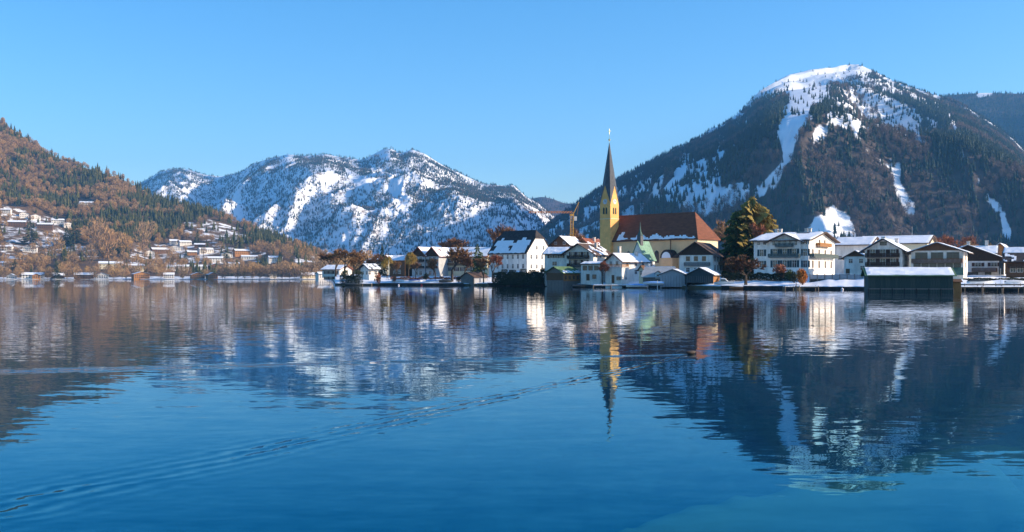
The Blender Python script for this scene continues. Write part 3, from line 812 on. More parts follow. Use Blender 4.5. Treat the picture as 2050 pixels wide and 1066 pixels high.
l_.new(_a.outputs['Fac'], _m.inputs[0]); _m2 = n_.new('ShaderNodeMapRange'); _m2.inputs['From Min'].default_value = 0.35; _m2.inputs['From Max'].default_value = 0.6; _m2.inputs['To Min'].default_value = 0.35
l_.new(_t.outputs['Fac'], _m2.inputs['Value']); l_.new(_m2.outputs[0], _m.inputs[1]); l_.new(_m.outputs[0], _r.inputs['Fac']); l_.new(_r.outputs[0], _p.inputs['Base Color'])
bed = link('lake_bed', np_mesh('lake_bed', np.stack([BX, BY, BZ], -1).reshape(-1, 3), np.stack([_i[:-1, :-1], _i[:-1, 1:], _i[1:, 1:], _i[1:, :-1]], -1).reshape(-1, 4), [M_bed], True,
    {'snow': np.clip(0.22 * slope_r + np.maximum(shelf, shelf2), 0, 1)}))
tag(bed, kind='structure')

# ================================================================== HAZE
def add_haze(density, col):
    m = bpy.data.materials.new('haze_air'); n, l = nodes_of(m); n.clear()
    o = n.new('ShaderNodeOutputMaterial'); v = n.new('ShaderNodeVolumePrincipled')
    v.inputs['Density'].default_value = density; v.inputs['Color'].default_value = (*col, 1); v.inputs['Anisotropy'].default_value = 0.0
    l.new(v.outputs[0], o.inputs['Volume'])
    h = MB().box(-13500, 13500, -400, 12500, -9, 1420).build('haze', m)
    tag(h, 'thin bluish valley air over lake and mountains', 'haze', kind='stuff')
    return h

# ================================================================== BUILDERS
M_white = mat('white_render', (0.82, 0.76, 0.68), 0.85, 0.13, 0.7, bump=0.01, stretch=(1, 1, .35))
M_cream = mat('cream_render', (0.74, 0.63, 0.42), 0.85, 0.07, 0.5, bump=0.01)
M_yellow = mat('ochre_render', (0.86, 0.45, 0.14), 0.85, 0.11, 0.5, bump=0.01)
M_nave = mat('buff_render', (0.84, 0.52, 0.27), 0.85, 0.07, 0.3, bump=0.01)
M_grey = mat('grey_render', (0.45, 0.45, 0.44), 0.85, 0.1, 0.5, bump=0.01)
M_dwood = mat('dark_timber', (0.065, 0.038, 0.024), 0.8, 0.25, 2.5, stretch=(4, 4, 0.4), bump=0.01)
M_bwood = mat('brown_timber', (0.16, 0.082, 0.042), 0.8, 0.22, 2.5, stretch=(4, 4, 0.4), bump=0.01)
M_owood = mat('honey_timber', (0.42, 0.19, 0.06), 0.75, 0.2, 2.5, stretch=(4, 4, 0.4), bump=0.01)
M_gwood = mat('weathered_timber', (0.22, 0.19, 0.17), 0.85, 0.22, 2.5, stretch=(5, 5, 0.3), bump=0.01)
M_greenwood = mat('dark_green_boards', (0.055, 0.08, 0.072), 0.8, 0.2, 2.5, stretch=(5, 5, 0.3), bump=0.01)
M_roof = mat('brown_tiles', (0.12, 0.075, 0.055), 0.85, 0.25, 1.2, bump=0.03, stretch=(1, 1, 3))
M_roofred = mat('red_tiles', (0.26, 0.085, 0.045), 0.85, 0.2, 1.0, bump=0.03, stretch=(1, 1, 3))
M_roofdark = mat('dark_tiles', (0.045, 0.037, 0.036), 0.85, 0.25, 1.0, bump=0.03)
M_rooforange = mat('orange_tiles', (0.34, 0.12, 0.05), 0.85, 0.2, 0.8, bump=0.03)
M_slate = mat('spire_slate', (0.06, 0.07, 0.085), 0.55, 0.2, 1.2, spec=0.5)
M_copper = mat('copper_green', (0.20, 0.36, 0.25), 0.7, 0.18, 0.9)
M_greenroof = mat('green_roof_sheet', (0.13, 0.22, 0.10), 0.7, 0.18, 0.9)
M_glass = mat('window_glass', (0.03, 0.035, 0.045), 0.12, 0.1, 0.5, spec=0.6)
M_frame = mat('window_frame', (0.72, 0.70, 0.66), 0.7, 0.05, 2)
M_shutg = mat('green_shutters', (0.025, 0.055, 0.065), 0.7, 0.1, 2)
M_shutb = mat('brown_shutters', (0.08, 0.04, 0.03), 0.7, 0.1, 2)
M_snow = mat('roof_snow', SNOW, 0.75, 0.03, 0.6, bump=0.05, spec=0.2)
M_stone = mat('quay_stone', (0.06, 0.055, 0.05), 0.9, 0.3, 0.8, bump=0.06)
M_gold = mat('gilded_metal', (0.9, 0.72, 0.30), 0.3, 0.05, 3, metal=1.0)
M_black = mat('black_iron', (0.02, 0.02, 0.022), 0.6, 0.1, 3)
M_chim = mat('chimney_render', (0.6, 0.55, 0.5), 0.9, 0.15, 2)

def cut_w(C, Y, px_l, a):
    u = (px_l - CX) / F
    return (C - u * Y) / (math.cos(a) - u * math.sin(a))
def cut_d(C, Y, px_r, a):
    u = (px_r - CX) / F
    return (u * Y - C) / (-math.sin(a) - u * math.cos(a))

def shell(top_v, top_f, th):
    """sheet of faces given a thickness downwards"""
    n = len(top_v)
    vs_ = [tuple(p) for p in top_v] + [(p[0], p[1], p[2] - th) for p in top_v]
    fs = [tuple(f) for f in top_f] + [tuple(i + n for i in f[::-1]) for f in top_f]
    ed = {}
    for f in top_f:
        for i in range(len(f)):
            a, b = f[i], f[(i + 1) % len(f)]
            if (b, a) in ed: del ed[(b, a)]
            else: ed[(a, b)] = 1
    for a, b in ed: fs.append((b, a, a + n, b + n))
    return vs_, fs

_SN = [0]
def snow_sheet(parent, P00, P10, P11, P01, cover=0.9, thick=0.28, name='snow', n1=18, n2=9, edge=0.06, lower=None):
    """lumpy snow lying on a roof plane; P00-P10 lower edge, P01-P11 upper edge; cover < 1 leaves bare holes, lower: keeps only the part below that fraction"""
    _SN[0] += 1; sd = _SN[0]
    P00, P10, P11, P01 = map(Vector, (P00, P10, P11, P01))
    V, idx = [], {}
    uu, vv = np.meshgrid(np.linspace(0, 1, n1 + 1), np.linspace(0, 1, n2 + 1))
    nz = fbm(uu * 5 + sd * 3.7, vv * 2.5 + sd, 4, 7)
    nn = (P10 - P00).cross(P01 - P00).normalized()
    if nn.z < 0: nn = -nn
    ok = nz < (cover - 0.5) * 1.7
    if lower is not None: ok &= (vv < lower + nz * 0.35)
    mb = MB()
    def pt(i, j, h):
        u, v = uu[j, i], vv[j, i]
        u = min(1 - edge * .3, max(edge * .3, u + (nz[j, i] * 0.02)))
        v2 = v
        if j == 0: v2 = v + abs(nz[0, i]) * edge * 2
        p = (P00 * (1 - u) + P10 * u) * (1 - v2) + (P01 * (1 - u) + P11 * u) * v2
        return p + nn * h
    top = {}
    V, Fc = [], []
    def vid(i, j):
        if (i, j) not in top:
            rim = (i in (0, n1) or j in (0, n2))
            h = thick * (0.55 if rim else 1.0) * (0.8 + 0.5 * nz[j, i])
            top[(i, j)] = len(V); V.append(pt(i, j, max(0.06, h)))
        return top[(i, j)]
    for j in range(n2):
        for i in range(n1):
            if ok[j, i] and ok[j + 1, i] and ok[j, i + 1]:
                Fc.append((vid(i, j), vid(i + 1, j), vid(i + 1, j + 1), vid(i, j + 1)))
    if not Fc: return None
    n = len(V); ed = {}
    back = {v: k for k, v in top.items()}
    low = [pt(*back[k], 0.012) for k in range(n)]
    V2 = V + low; F2 = list(Fc)
    for f in Fc:
        for i in range(4):
            a, b = f[i], f[(i + 1) % 4]
            if (b, a) in ed: del ed[(b, a)]
            else: ed[(a, b)] = 1
    for a, b in ed: F2.append((b, a, a + n, b + n))
    mb.add(V2, F2)
    return mb.build(name, M_snow, parent, smooth=False)

_WC = {}
def win_meshes(ww, hh, fm, cross):
    k = (round(ww, 2), round(hh, 2), fm.name, cross)
    if k not in _WC:
        b = 0.09; f = MB()
        f.box(-ww/2-b, ww/2+b, -0.07, 0.03, hh, hh+b).box(-ww/2-b, ww/2+b, -0.11, 0.03, -b, 0)
        f.box(-ww/2-b, -ww/2, -0.07, 0.03, 0, hh).box(ww/2, ww/2+b, -0.07, 0.03, 0, hh)
        if cross: f.box(-0.035, 0.035, -0.06, 0.0, 0, hh).box(-ww/2, -0.035, -0.058, 0.0, hh*.62, hh*.62+0.06).box(0.035, ww/2, -0.058, 0.0, hh*.62, hh*.62+0.06)
        p = MB().box(-ww/2, ww/2, -0.03, 0.03, 0, hh)
        s = MB().box(-0.03-ww*.5, 0.03, -0.05, 0.02, 0, hh)
        _WC[k] = (f.mesh('window', fm), p.mesh('pane', M_glass), s)
    return _WC[k]
_SC = {}
class House:
    def __init__(s, name, label, cat, px_l, px_c, Y, a, px_r=None, d=None, base=None, group=None):
        s.a = a = R(a); C = (px_c - CX) / F * Y
        s.w = cut_w(C, Y, px_l, a); s.d = d if d else cut_d(C, Y, px_r, a)
        ca, sa = math.cos(a), math.sin(a)
        cx = C - s.w / 2 * ca - s.d / 2 * sa; cy = Y - s.w / 2 * sa + s.d / 2 * ca
        s.Y = Y; s.yf = Y - s.w / 2 * sa      # depth of the front face's middle
        s.z0 = ground_z(cx, cy) if base is None else base
        s.root = empty(name, (cx, cy, s.z0), a)
        tag(s.root, label, cat, group)
    def h(s, py, Y=None):
        """local height of something seen at row py at the front face (or depth Y)"""
        return CZ + (HY - py) / F * (Y or s.yf) - s.z0
    def ux(s, px):
        """local x on the front face seen at column px"""
        u = (px - CX) / F
        ca, sa = math.cos(s.a), math.sin(s.a)
        ox, oy = s.root.location.x + s.d / 2 * sa, s.root.location.y - s.d / 2 * ca
        return (u * oy - ox) / (ca - u * sa)
    def walls(s, ze, zr, m, roof='front', drop=1.2):
        mb = MB(); w, d = s.w, s.d; s.ze, s.zr, s.rt = ze, zr, roof
        if roof == 'front': mb.prism([(-w/2, -drop), (w/2, -drop), (w/2, ze), (0, zr), (-w/2, ze)], 'y', -d/2, d/2)
        elif roof == 'side': mb.prism([(-d/2, -drop), (d/2, -drop), (d/2, ze), (0, zr), (-d/2, ze)], 'x', -w/2, w/2)
        else: mb.box(-w/2, w/2, -d/2, d/2, -drop, ze)
        s.wall = mb.build('wall', m, s.root)
        return s
    def roof(s, m, over=1.0, og=0.9, th=0.22, snow=None, hip=None, lift=0.06):
        """snow: {'l': cover, 'r': cover} for front gables, {'f':, 'b':} for side gables; a tuple adds the lower-part limit"""
        w, d, ze, zr = s.w, s.d, s.ze, s.zr
        front = s.rt == 'front'
        half, L = (w / 2, d / 2 + og) if front else (d / 2, w / 2 + og)
        sl = (zr - ze) / half; ee = ze - over * sl + th + lift; rr = zr + th + lift; he = half + over
        P = (lambda al, ac, z: (ac, al, z)) if front else (lambda al, ac, z: (al, ac, z))
        h0, h1 = hip or (0, 0)      # fraction of roof height clipped at each end
        def end(sg, hp):
            zc = rr - hp * (rr - ee); acc = he * hp      # at the clip level the slope is this far from the ridge
            ridge_al = sg * (L - hp * he * 0.75)
            return zc, acc, ridge_al
        top_v, top_f = [], []
        z0c, a0c, r0 = end(-1, h0); z1c, a1c, r1 = end(1, h1)
        top_v = [P(-L, -he, ee), P(L, -he, ee), P(L, -a1c, z1c), P(r1, 0, rr), P(r0, 0, rr), P(-L, -a0c, z0c),
                 P(-L, he, ee), P(L, he, ee), P(L, a1c, z1c), P(-L, a0c, z0c)]
        fs = []
        fa = [0, 1] + ([2] if h1 else []) + [3, 4] + ([5] if h0 else [])
        fb = [7, 6] + ([9] if h0 else []) + [4, 3] + ([8] if h1 else [])
        fs = [tuple(fa), tuple(fb)]
        if h1: fs.append((2, 8, 3))
        if h0: fs.append((9, 5, 4))
        vs_, ff = shell(top_v, fs, th)
        s.rf = MB().add(vs_, ff).build('roof', m, s.root)
        s.ee, s.rr, s.he, s.L, s.P = ee, rr, he, L, P
        for k, cv in (snow or {}).items():
            lower = None
            if isinstance(cv, tuple): cv, lower = cv
            sg = -1 if k in 'lf' else 1
            e = 0.12
            rA = r0 if h0 else -L + e; rB = r1 if h1 else L - e
            snow_sheet(s.rf, P(-L + e, sg * (he - e), ee), P(L - e, sg * (he - e), ee), P(rB, sg * 0.05, rr), P(rA, sg * 0.05, rr), cv, lower=lower)
        return s
    def chimney(s, al, ac, hgt=1.6, w=0.8, snow=True):
        x, y, _ = s.P(al, ac, 0)
        zr = s.rr - abs(ac) / s.he * (s.rr - s.ee)
        c = MB().box(x-w/2, x+w/2, y-w/2, y+w/2, zr - 0.8, zr + hgt).box(x-w/2-.1, x+w/2+.1, y-w/2-.1, y+w/2+.1, zr+hgt, zr+hgt+.15).build('chimney', M_chim, s.rf)
        return s
    def _face(s, face):
        return {'f': (lambda u: (u, -s.d/2), 0.0), 'r': (lambda u: (s.w/2, u), math.pi/2), 'l': (lambda u: (-s.w/2, u), -math.pi/2), 'b': (lambda u: (u, s.d/2), math.pi)}[face]
    def window(s, face, u, z, ww=1.0, hh=1.4, fm=None, shut=None, cross=True, off=0.0):
        fm = fm or M_frame
        f, p, sb = win_meshes(ww, hh, fm, cross)
        pos, rz = s._face(face)
        x, y = pos(u)
        if off: x, y = x + off * math.sin(rz), y - off * math.cos(rz)
        o = link('window', f, s.root, (x, y, z), rz)
        link('pane', p, o)
        if shut:
            k = (round(ww, 2), round(hh, 2), shut.name)
            if k not in _SC: _SC[k] = sb.mesh('shutter', shut)
            link('shutter', _SC[k], o, (-ww/2 - 0.13, 0, 0)); link('shutter', _SC[k], o, (ww + 0.13 - ww/2 + 0.0 + ww*0.5 - 0.0, 0, 0))
        return o
    def windows(s, face, us, zs, **k):
        for z in zs:
            for u in us: s.window(face, u, z, **k)
        return s
    def door(s, face, u, z=0.0, ww=1.1, hh=2.1, m=None):
        pos, rz = s._face(face); x, y = pos(u)
        o = MB().box(-ww/2, ww/2, -0.08, 0.03, 0, hh).build('door', m or M_bwood, s.root, loc=(x, y, z), rz=rz)
        MB().box(ww*.3, ww*.38, -0.13, -0.08, 1.0, 1.08).build('handle', M_black, o)
        return s
    def balcony(s, face, u0, u1, z, dep=1.3, rail=1.0, m=None, off=0.0):
        m = m or M_dwood
        pos, rz = s._face(face); x, y = pos((u0 + u1) / 2); L = u1 - u0
        if off: x, y = x + off * math.sin(rz), y - off * math.cos(rz)
        o = MB().box(-L/2, L/2, -dep, 0.02, -0.16, 0).build('balcony', m, s.root, loc=(x, y, z), rz=rz)
        r = MB(); n = max(6, int(L / 0.3))
        for i in range(n):
            xx = -L/2 + L * (i + .5) / n
            r.box(xx - 0.11, xx + 0.11, -dep, -dep + 0.04, 0.06, rail - 0.06)
        r.box(-L/2, L/2, -dep - 0.04, -dep + 0.08, rail - 0.06, rail + 0.04)
        for sx in (-1, 1): r.box(sx*L/2 - .05, sx*L/2 + .05, -dep + 0.08, 0.0, 0.06, rail)
        r.build('railing', m, o)
        return o
    def cladding(s, zc, m=None, face='f', proud=0.07):
        """boarded gable above zc"""
        m = m or M_dwood
        w, ze, zr = (s.w if s.rt == 'front' else s.d), s.ze, s.zr
        if zc < ze: poly = [(-w/2, zc), (w/2, zc), (w/2, ze), (0, zr), (-w/2, ze)]
        else:
            q = w/2 * (zr - zc) / (zr - ze); poly = [(-q, zc), (q, zc), (0, zr)]
        pos, rz = s._face(face); x, y = pos(0)
        MB().prism(poly, 'y', -proud, 0.02).build('gable_cladding', m, s.root, loc=(x, y, 0), rz=rz)
        return s
    def band(s, face, u0, u1, z0, z1, m, name='wall_cladding', proud=0.06):
        pos, rz = s._face(face); x, y = pos((u0+u1)/2)
        return MB().box(-(u1-u0)/2, (u1-u0)/2, -proud, 0.02, z0, z1).build(name, m, s.root, loc=(x, y, 0), rz=rz)

# ---- vegetation
M_bare = leaf_mat('bare_tree_twigs', [(0.17, 0.085, 0.045), (0.24, 0.12, 0.055), (0.30, 0.16, 0.065)])
M_leafg = leaf_mat('conifer_needles', [(0.035, 0.06, 0.018), (0.05, 0.075, 0.02), (0.075, 0.09, 0.02)])
M_leafd = leaf_mat('dark_needles', [(0.02, 0.035, 0.02), (0.028, 0.045, 0.02)])
M_beech = leaf_mat('beech_leaves', [(0.46, 0.16, 0.035), (0.5, 0.19, 0.04)])
M_rust = leaf_mat('rust_twigs', [(0.36, 0.13, 0.06), (0.30, 0.13, 0.08)])
M_will = leaf_mat('willow_twigs', [(0.42, 0.29, 0.07), (0.36, 0.24, 0.07)])
M_hedge = leaf_mat('hedge_leaves', [(0.022, 0.032, 0.016), (0.03, 0.04, 0.018)])

def leaf_cloud(mb, c, rad, n, r, size, asp=2.0, up=0.2, hollow=0.35):
    c, rad = Vector(c), Vector(rad)
    for _ in range(n):
        while True:
            p = Vector((r.uniform(-1, 1), r.uniform(-1, 1), r.uniform(-1, 1)))
            if hollow < p.length < 1: break
        q = Vector((c.x + p.x * rad.x, c.y + p.y * rad.y, c.z + p.z * rad.z))
        d = (p.normalized() * 0.7 + Vector((r.uniform(-1, 1), r.uniform(-1, 1), r.uniform(-1, 1) + up)) * 0.7).normalized()
        s_ = d.cross(Vector((r.uniform(-1, 1), r.uniform(-1, 1), r.uniform(-1, 1)))).normalized()
        L = size * r.uniform(0.6, 1.4); w = L / asp
        mb.add([q - d*L - s_*w*.4, q - d*L*.2 + s_*w, q + d*L, q - d*L*.1 - s_*w], [(0, 1, 2, 3)])

def grow(mb, r, p, d, L, rad, lev, tips, spread):
    q = p + d * L
    mb.tube(p, q, rad, rad * 0.68, 6 if lev > 2 else 4, caps=False)
    if lev == 0: tips.append((q, d)); return
    if lev <= 2: tips.append((q, d))
    for k in range(r.choice((2, 3, 3)) if lev > 1 else 3):
        ax = Vector((r.uniform(-1, 1), r.uniform(-1, 1), r.uniform(-.3, .9))).normalized()
        nd = (d * (1 - spread) + ax * spread + Vector((0, 0, 0.12))).normalized()
        grow(mb, r, q, nd, L * r.uniform(0.62, 0.82), rad * 0.62, lev - 1, tips, spread)

_TC = {}
def bare_mesh(seed, leaf, dense=9, spread=0.55, lev=4, twig=0.055, droop=0.0):
    """unit-height leafless tree: (trunk mesh, twig crown mesh)"""
    k = ('bare', seed, leaf.name, dense, spread, lev, droop)
    if k in _TC: return _TC[k]
    r = random.Random(seed); t = MB(); tips = []
    grow(t, r, Vector((0, 0, 0)), Vector((0, 0, 1)), 0.22, 0.026, lev, tips, spread)
    c = MB()
    for q, d in tips:
        for _ in range(dense):
            dd = (d + Vector((r.uniform(-1, 1), r.uniform(-1, 1), r.uniform(-.6, 1)))).normalized()
            if droop: dd = (dd * (1 - droop) + Vector((0, 0, -1)) * droop).normalized()
            L = twig * r.uniform(0.7, 1.9) * (1.8 if droop else 1); sd = dd.cross(Vector((r.uniform(-1, 1), r.uniform(-1, 1), r.uniform(-1, 1)))).normalized() * 0.0085
            c.add([q - sd, q + sd, q + dd * L], [(0, 1, 2)])
            e = q + dd * L * .45; d2 = (dd + Vector((r.uniform(-1, 1), r.uniform(-1, 1), r.uniform(-1, 1))) * .8).normalized()
            c.add([e - sd * .8, e + sd * .8, e + d2 * L * .7], [(0, 1, 2)])
    zs = [v[2] for v in c.v]; xs = [abs(v[0]) for v in c.v] + [abs(v[1]) for v in c.v]
    H, W = max(zs), sorted(xs)[int(len(xs) * .97)]
    for mb in (t, c): mb.v = [(v[0] / (2 * W), v[1] / (2 * W), v[2] / H) for v in mb.v]
    _TC[k] = (t.mesh('trunk', M_bark), c.mesh('crown', leaf))
    return _TC[k]

def conifer_mesh(seed, leaf, rings=16, bran=11, shape=0.85, low=0.06):
    """unit-height, unit-width spruce: drooping fans of needle sprays in whorls"""
    k = ('con', seed, leaf.name, rings, bran, shape)
    if k in _TC: return _TC[k]
    r = random.Random(seed); t = MB().tube((0, 0, 0), (0, 0, 0.95), 0.03, 0.004, 6); c = MB()
    for i in range(rings):
        u = i / (rings - 1); z = low + (1 - low) * u ** 0.95
        rad = 0.5 * ((1 - u) ** shape) * r.uniform(0.8, 1.1) + 0.02
        for j in range(max(5, int(bran * (1 - u * .6)))):
            a = r.uniform(0, 6.283); L = rad * r.uniform(0.5, 1.28)
            for s_ in range(4):
                f0 = 0.15 + 0.22 * s_
                for sg in (-1, 1):
                    aa = a + sg * 0.22; f1 = f0 + 0.34
                    p = Vector((math.cos(a) * L * f0, math.sin(a) * L * f0, z + 0.02 - 0.05 * f0))
                    q = Vector((math.cos(aa) * L * f1, math.sin(aa) * L * f1, z - 0.035 - 0.05 * f1 + r.uniform(-.015, .02)))
                    m_ = Vector((math.cos(a) * L * f1, math.sin(a) * L * f1, z + 0.012 - 0.05 * f1))
                    c.add([p, q, m_], [(0, 1, 2)])
        if i % 2 == 0: leaf_cloud(c, (0, 0, z), (rad * .7, rad * .7, .04), 12, r, 0.03, 2.2)
    _TC[k] = (t.mesh('trunk', M_bark), c.mesh('crown', leaf))
    return _TC[k]

def bush_mesh(seed, leaf, n=700, size=0.05, asp=1.8, lobes=7):
    k = ('bush', seed, leaf.name, n, size)
    if k in _TC: return _TC[k]
    r = random.Random(seed); c = MB(); t = MB()
    for i in range(lobes):
        a = r.uniform(0, 6.28); q = r.uniform(0, 0.24)
        leaf_cloud(c, (q * math.cos(a), q * math.sin(a), r.uniform(0.34, 0.66)), (0.26, 0.26, 0.33), n // lobes, r, size, asp, hollow=0.2)
    for i in range(5):
        a = r.uniform(0, 6.28); t.tube((0.03 * math.cos(a), 0.03 * math.sin(a), -0.05), (0.2 * math.cos(a), 0.2 * math.sin(a), 0.6), 0.018, 0.006, 4)
    _TC[k] = (t.mesh('stem', M_bark), c.mesh('foliage', leaf))
    return _TC[k]

def tree(name, label, cat, loc, h, w, meshes, group=None, rz=None):
    o = empty(name, loc, random.uniform(0, 6.28) if rz is None else rz)
    tag(o, label, cat, group)
    tn, cn = ('stem', 'foliage') if meshes[1].name.startswith('foliage') else ('trunk', 'crown')
    for nm, me in ((tn, meshes[0]), (cn, meshes[1])):
        c = link(nm, me, o); c.scale = (w, w, h)
    return o

def tree_px(name, label, cat, px, py_top, wpx, Y, meshes, base=None, group=None):
    x = (px - CX) / F * Y; z = ground_z(x, Y) if base is None else base
    h = CZ + (HY - py_top) / F * Y - z
    return tree(name, label, cat, (x, Y, z - 0.1), h, wpx * mpp(Y), meshes, group)

def hedge(name, label, px0, px1, Y0, Y1, py_top, leaf, thick=1.4, py_base=None, cat='hedge', size=0.2, dens=60, rag=.1):
    """clipped hedge: leafy faces over a dark core"""
    x0, x1 = (px0 - CX) / F * Y0, (px1 - CX) / F * Y1
    z = ground_z((x0 + x1) / 2, (Y0 + Y1) / 2) - 0.15
    h = CZ + (HY - py_top) / F * (Y0 + Y1) / 2 - z
    L = math.hypot(x1 - x0, Y1 - Y0); rz = math.atan2(Y1 - Y0, x1 - x0)
    o = empty(name, ((x0 + x1) / 2, (Y0 + Y1) / 2, z), rz); tag(o, label, cat)
    r = random.Random(int(px0)); mb = MB()
    stm = MB()
    for i in range(int(L / .5) + 1):
        xx = -L/2 + .2 + (L - .4) * i / max(1, int(L / .5)); stm.tube((xx, 0, -.2), (xx + r.uniform(-.2, .2), r.uniform(-.3, .3), h * .8), .05, .02, 4)
    stm.build('stem', M_bark, o)
    for _ in range(int(dens * (L * h * 2 + L * thick))):
        x = r.uniform(-L/2, L/2); f = r.random(); bulge = h * rag * (math.sin(x * .9 + px0) + .6 * math.sin(x * 2.3 + 1) + .5 * math.sin(x * 5.1))
        if f < .18: q = Vector((x, r.uniform(-thick/2, thick/2), r.uniform(0, h + bulge)))
        elif f < 0.45: q = Vector((x, -thick/2 + r.uniform(-.05, .14), r.uniform(0, h + bulge)))
        elif f < 0.75: q = Vector((x, r.uniform(-thick/2, thick/2), h + bulge + r.uniform(-.18, .08)))
        else: q = Vector((x, thick/2 - r.uniform(-.05, .14), r.uniform(0, h + bulge)))
        d = Vector((r.uniform(-1, 1), r.uniform(-1, 1), r.uniform(-1, 1))).normalized(); s_ = d.orthogonal().normalized() * size * .45
        d = d * size
        mb.add([q - d, q + s_, q + d, q - s_], [(0, 1, 2, 3)])
    mb.build('foliage', leaf, o)
    return o

# ---- lake things
def boat(name, label, px, Y, L, rz, hull_m, cover_m=None, z=0.0, snow=False, cabin=False, W=None):
    W = W or L * 0.34
    o = empty(name, ((px - CX) / F * Y, Y, z), R(rz)); tag(o, label, 'boat', None)
    n = 9; secs = []
    for i in range(n):
        u = i / (n - 1); w = W / 2 * (1 - max(0, (u - 0.45) / 0.55) ** 2.2) * (0.86 + 0.14 * min(1, u * 4)) + 0.02
        sheer = 0.52 + 0.22 * u ** 2; x = -L/2 + L * u
        secs.append([(x, -w, sheer), (x, -w * .92, 0.12), (x, -w * .35, -0.16 + 0.2 * u ** 3), (x, w * .35, -0.16 + 0.2 * u ** 3), (x, w * .92, 0.12), (x, w, sheer)])
    v = [p for s_ in secs for p in s_]; f = []
    for i in range(n - 1):
        for j in range(5): f.append((i*6+j, (i+1)*6+j, (i+1)*6+j+1, i*6+j+1))
    f.append((0, 1, 2, 3, 4, 5)); f.append(tuple((n-1)*6 + k for k in (5, 4, 3, 2, 1, 0)))
    MB().add(v, f).build('hull', hull_m, o, smooth=False)
    mb = MB(); v = []
    for i in range(n):
        s_ = secs[i]; u = i / (n - 1); pk = 0.42 * math.sin(math.pi * min(1, 0.25 + u * .75)) if cover_m else -0.18
        v += [(s_[0][0], s_[0][1] * 1.05, s_[0][2] + .03), (s_[0][0], s_[0][1] * .5, s_[0][2] + pk * .75 + .03), (s_[0][0], 0, s_[0][2] + pk + .04), (s_[0][0], s_[5][1] * .5, s_[0][2] + pk * .75 + .03), (s_[0][0], s_[5][1] * 1.05, s_[0][2] + .03)]
    f = [(i*5+j, (i+1)*5+j, (i+1)*5+j+1, i*5+j+1) for i in range(n - 1) for j in range(4)]
    vs_, ff = shell(v, f, 0.05)
    MB().add(vs_, ff).build('cover' if cover_m else 'deck', cover_m or M_bwood, o)
    if snow:
        snow_sheet(o, (-L*.42, -W*.3, .98), (L*.3, -W*.22, 1.0), (L*.3, W*.22, 1.0), (-L*.42, W*.3, .98), 1.0, 0.16, n1=10, n2=5)
    if cabin:
        c = MB().prism([(-L*.28, .5), (L*.2, .55), (L*.08, 1.35), (-L*.2, 1.45)], 'y', -W*.3, W*.3).build('cabin', hull_m, o)
        MB().prism([(-L*.17, .85), (L*.10, .85), (L*.05, 1.25), (-L*.15, 1.28)], 'y', -W*.31, W*.31).build('window', M_glass, c)
        snow_sheet(c, (-L*.2, -W*.3, 1.46), (L*.08, -W*.3, 1.36), (L*.08, W*.3, 1.36), (-L*.2, W*.3, 1.46), 1.0, 0.2, n1=8, n2=5)
    return o

M_plank = mat('dock_planks', (0.26, 0.20, 0.15), 0.85, 0.25, 2, bump=0.01)
M_post = mat('dock_post', (0.30, 0.22, 0.15), 0.85, 0.25, 2, bump=0.01)
_PM = {}
def dock(name, label, px0, px1, Y, rz=0.0, dep=2.2, ztop=0.75, snow=0.95, npost=None, dY=0.0):
    x0, x1 = (px0 - CX) / F * Y, (px1 - CX) / F * (Y + dY)
    L = math.hypot(x1 - x0, dY); rz = math.atan2(dY, x1 - x0)
    o = empty(name, ((x0 + x1) / 2, Y + dY / 2, 0), rz); tag(o, label, 'dock')
    k = ('plank', round(dep, 2))
    if k not in _PM: _PM[k] = MB().box(-0.24, 0.24, -dep/2, dep/2, -0.06, 0).mesh('plank', M_plank)
    n = int(L / 0.5)
    for i in range(n): link('plank', _PM[k], o, (-L/2 + (i + .5) * L / n, random.uniform(-.05, .05), ztop + random.uniform(-.01, .01)))
    b = MB()
    for sy in (-1, 1): b.box(-L/2 + .05, L/2 - .05, sy*dep*.4 - .07, sy*dep*.4 + .07, ztop - .28, ztop - .065)
    b.build('beam', M_plank, o)
    if 'post' not in _PM: _PM['post'] = MB().tube((0, 0, -2.0), (0, 0, 0), 0.11, 0.10, 8).mesh('post', M_post)
    npost = npost or max(2, int(L / 3))
    for i in range(npost):
        for sy in (-1, 1): link('post', _PM['post'], o, (-L/2 + .2 + (L - .4) * i / (npost - 1), sy * dep * .52, ztop + random.uniform(-.05, .35)))
    if snow: snow_sheet(o, (-L/2 + .1, -dep*.47, ztop + .01), (L/2 - .1, -dep*.47, ztop + .01), (L/2 - .1, dep*.47, ztop + .01), (-L/2 + .1, dep*.47, ztop + .01), snow, 0.2, n1=24, n2=5)
    return o

# ================================================================== CHURCH
TH = -44.0; YC = 385.0
ch = empty('church', ((1222 - CX) / F * YC, YC, ground_z((1222 - CX) / F * YC, YC)), R(TH))
tag(ch, 'ochre village church with slender gabled spire and long red-brown nave roof', 'church')
cz = ch.location.z
def hz(py, Y=YC): return CZ + (HY - py) / F * Y - cz
S = 4.9
def poly(name, vs_, fs, m, par): return MB().add(vs_, fs).build(name, m, par)
ze_t, zg, za = hz(409), hz(370), hz(281)
tw = MB().box(-S, 0, 0, S, -1.5, ze_t)
mid = [(-S/2, 0, zg), (0, S/2, zg), (-S/2, S, zg), (-S, S/2, zg)]
cor = [(-S, 0, ze_t), (0, 0, ze_t), (0, S, ze_t), (-S, S, ze_t)]
tower = tw.build('tower', M_yellow, ch)
g = MB()
for i in range(4):
    a_, b_, c_ = cor[i], cor[(i + 1) % 4], mid[i]
    ctr = Vector((-S/2, S/2, (ze_t + zg) / 2))
    g.add([a_, b_, c_, tuple(Vector(a_) * .9 + ctr * .1), tuple(Vector(b_) * .9 + ctr * .1), tuple(Vector(c_) * .9 + ctr * .1)], [(0, 1, 2), (5, 4, 3), (0, 3, 4, 1), (1, 4, 5, 2), (2, 5, 3, 0)])
g.build('gable', M_yellow, tower)
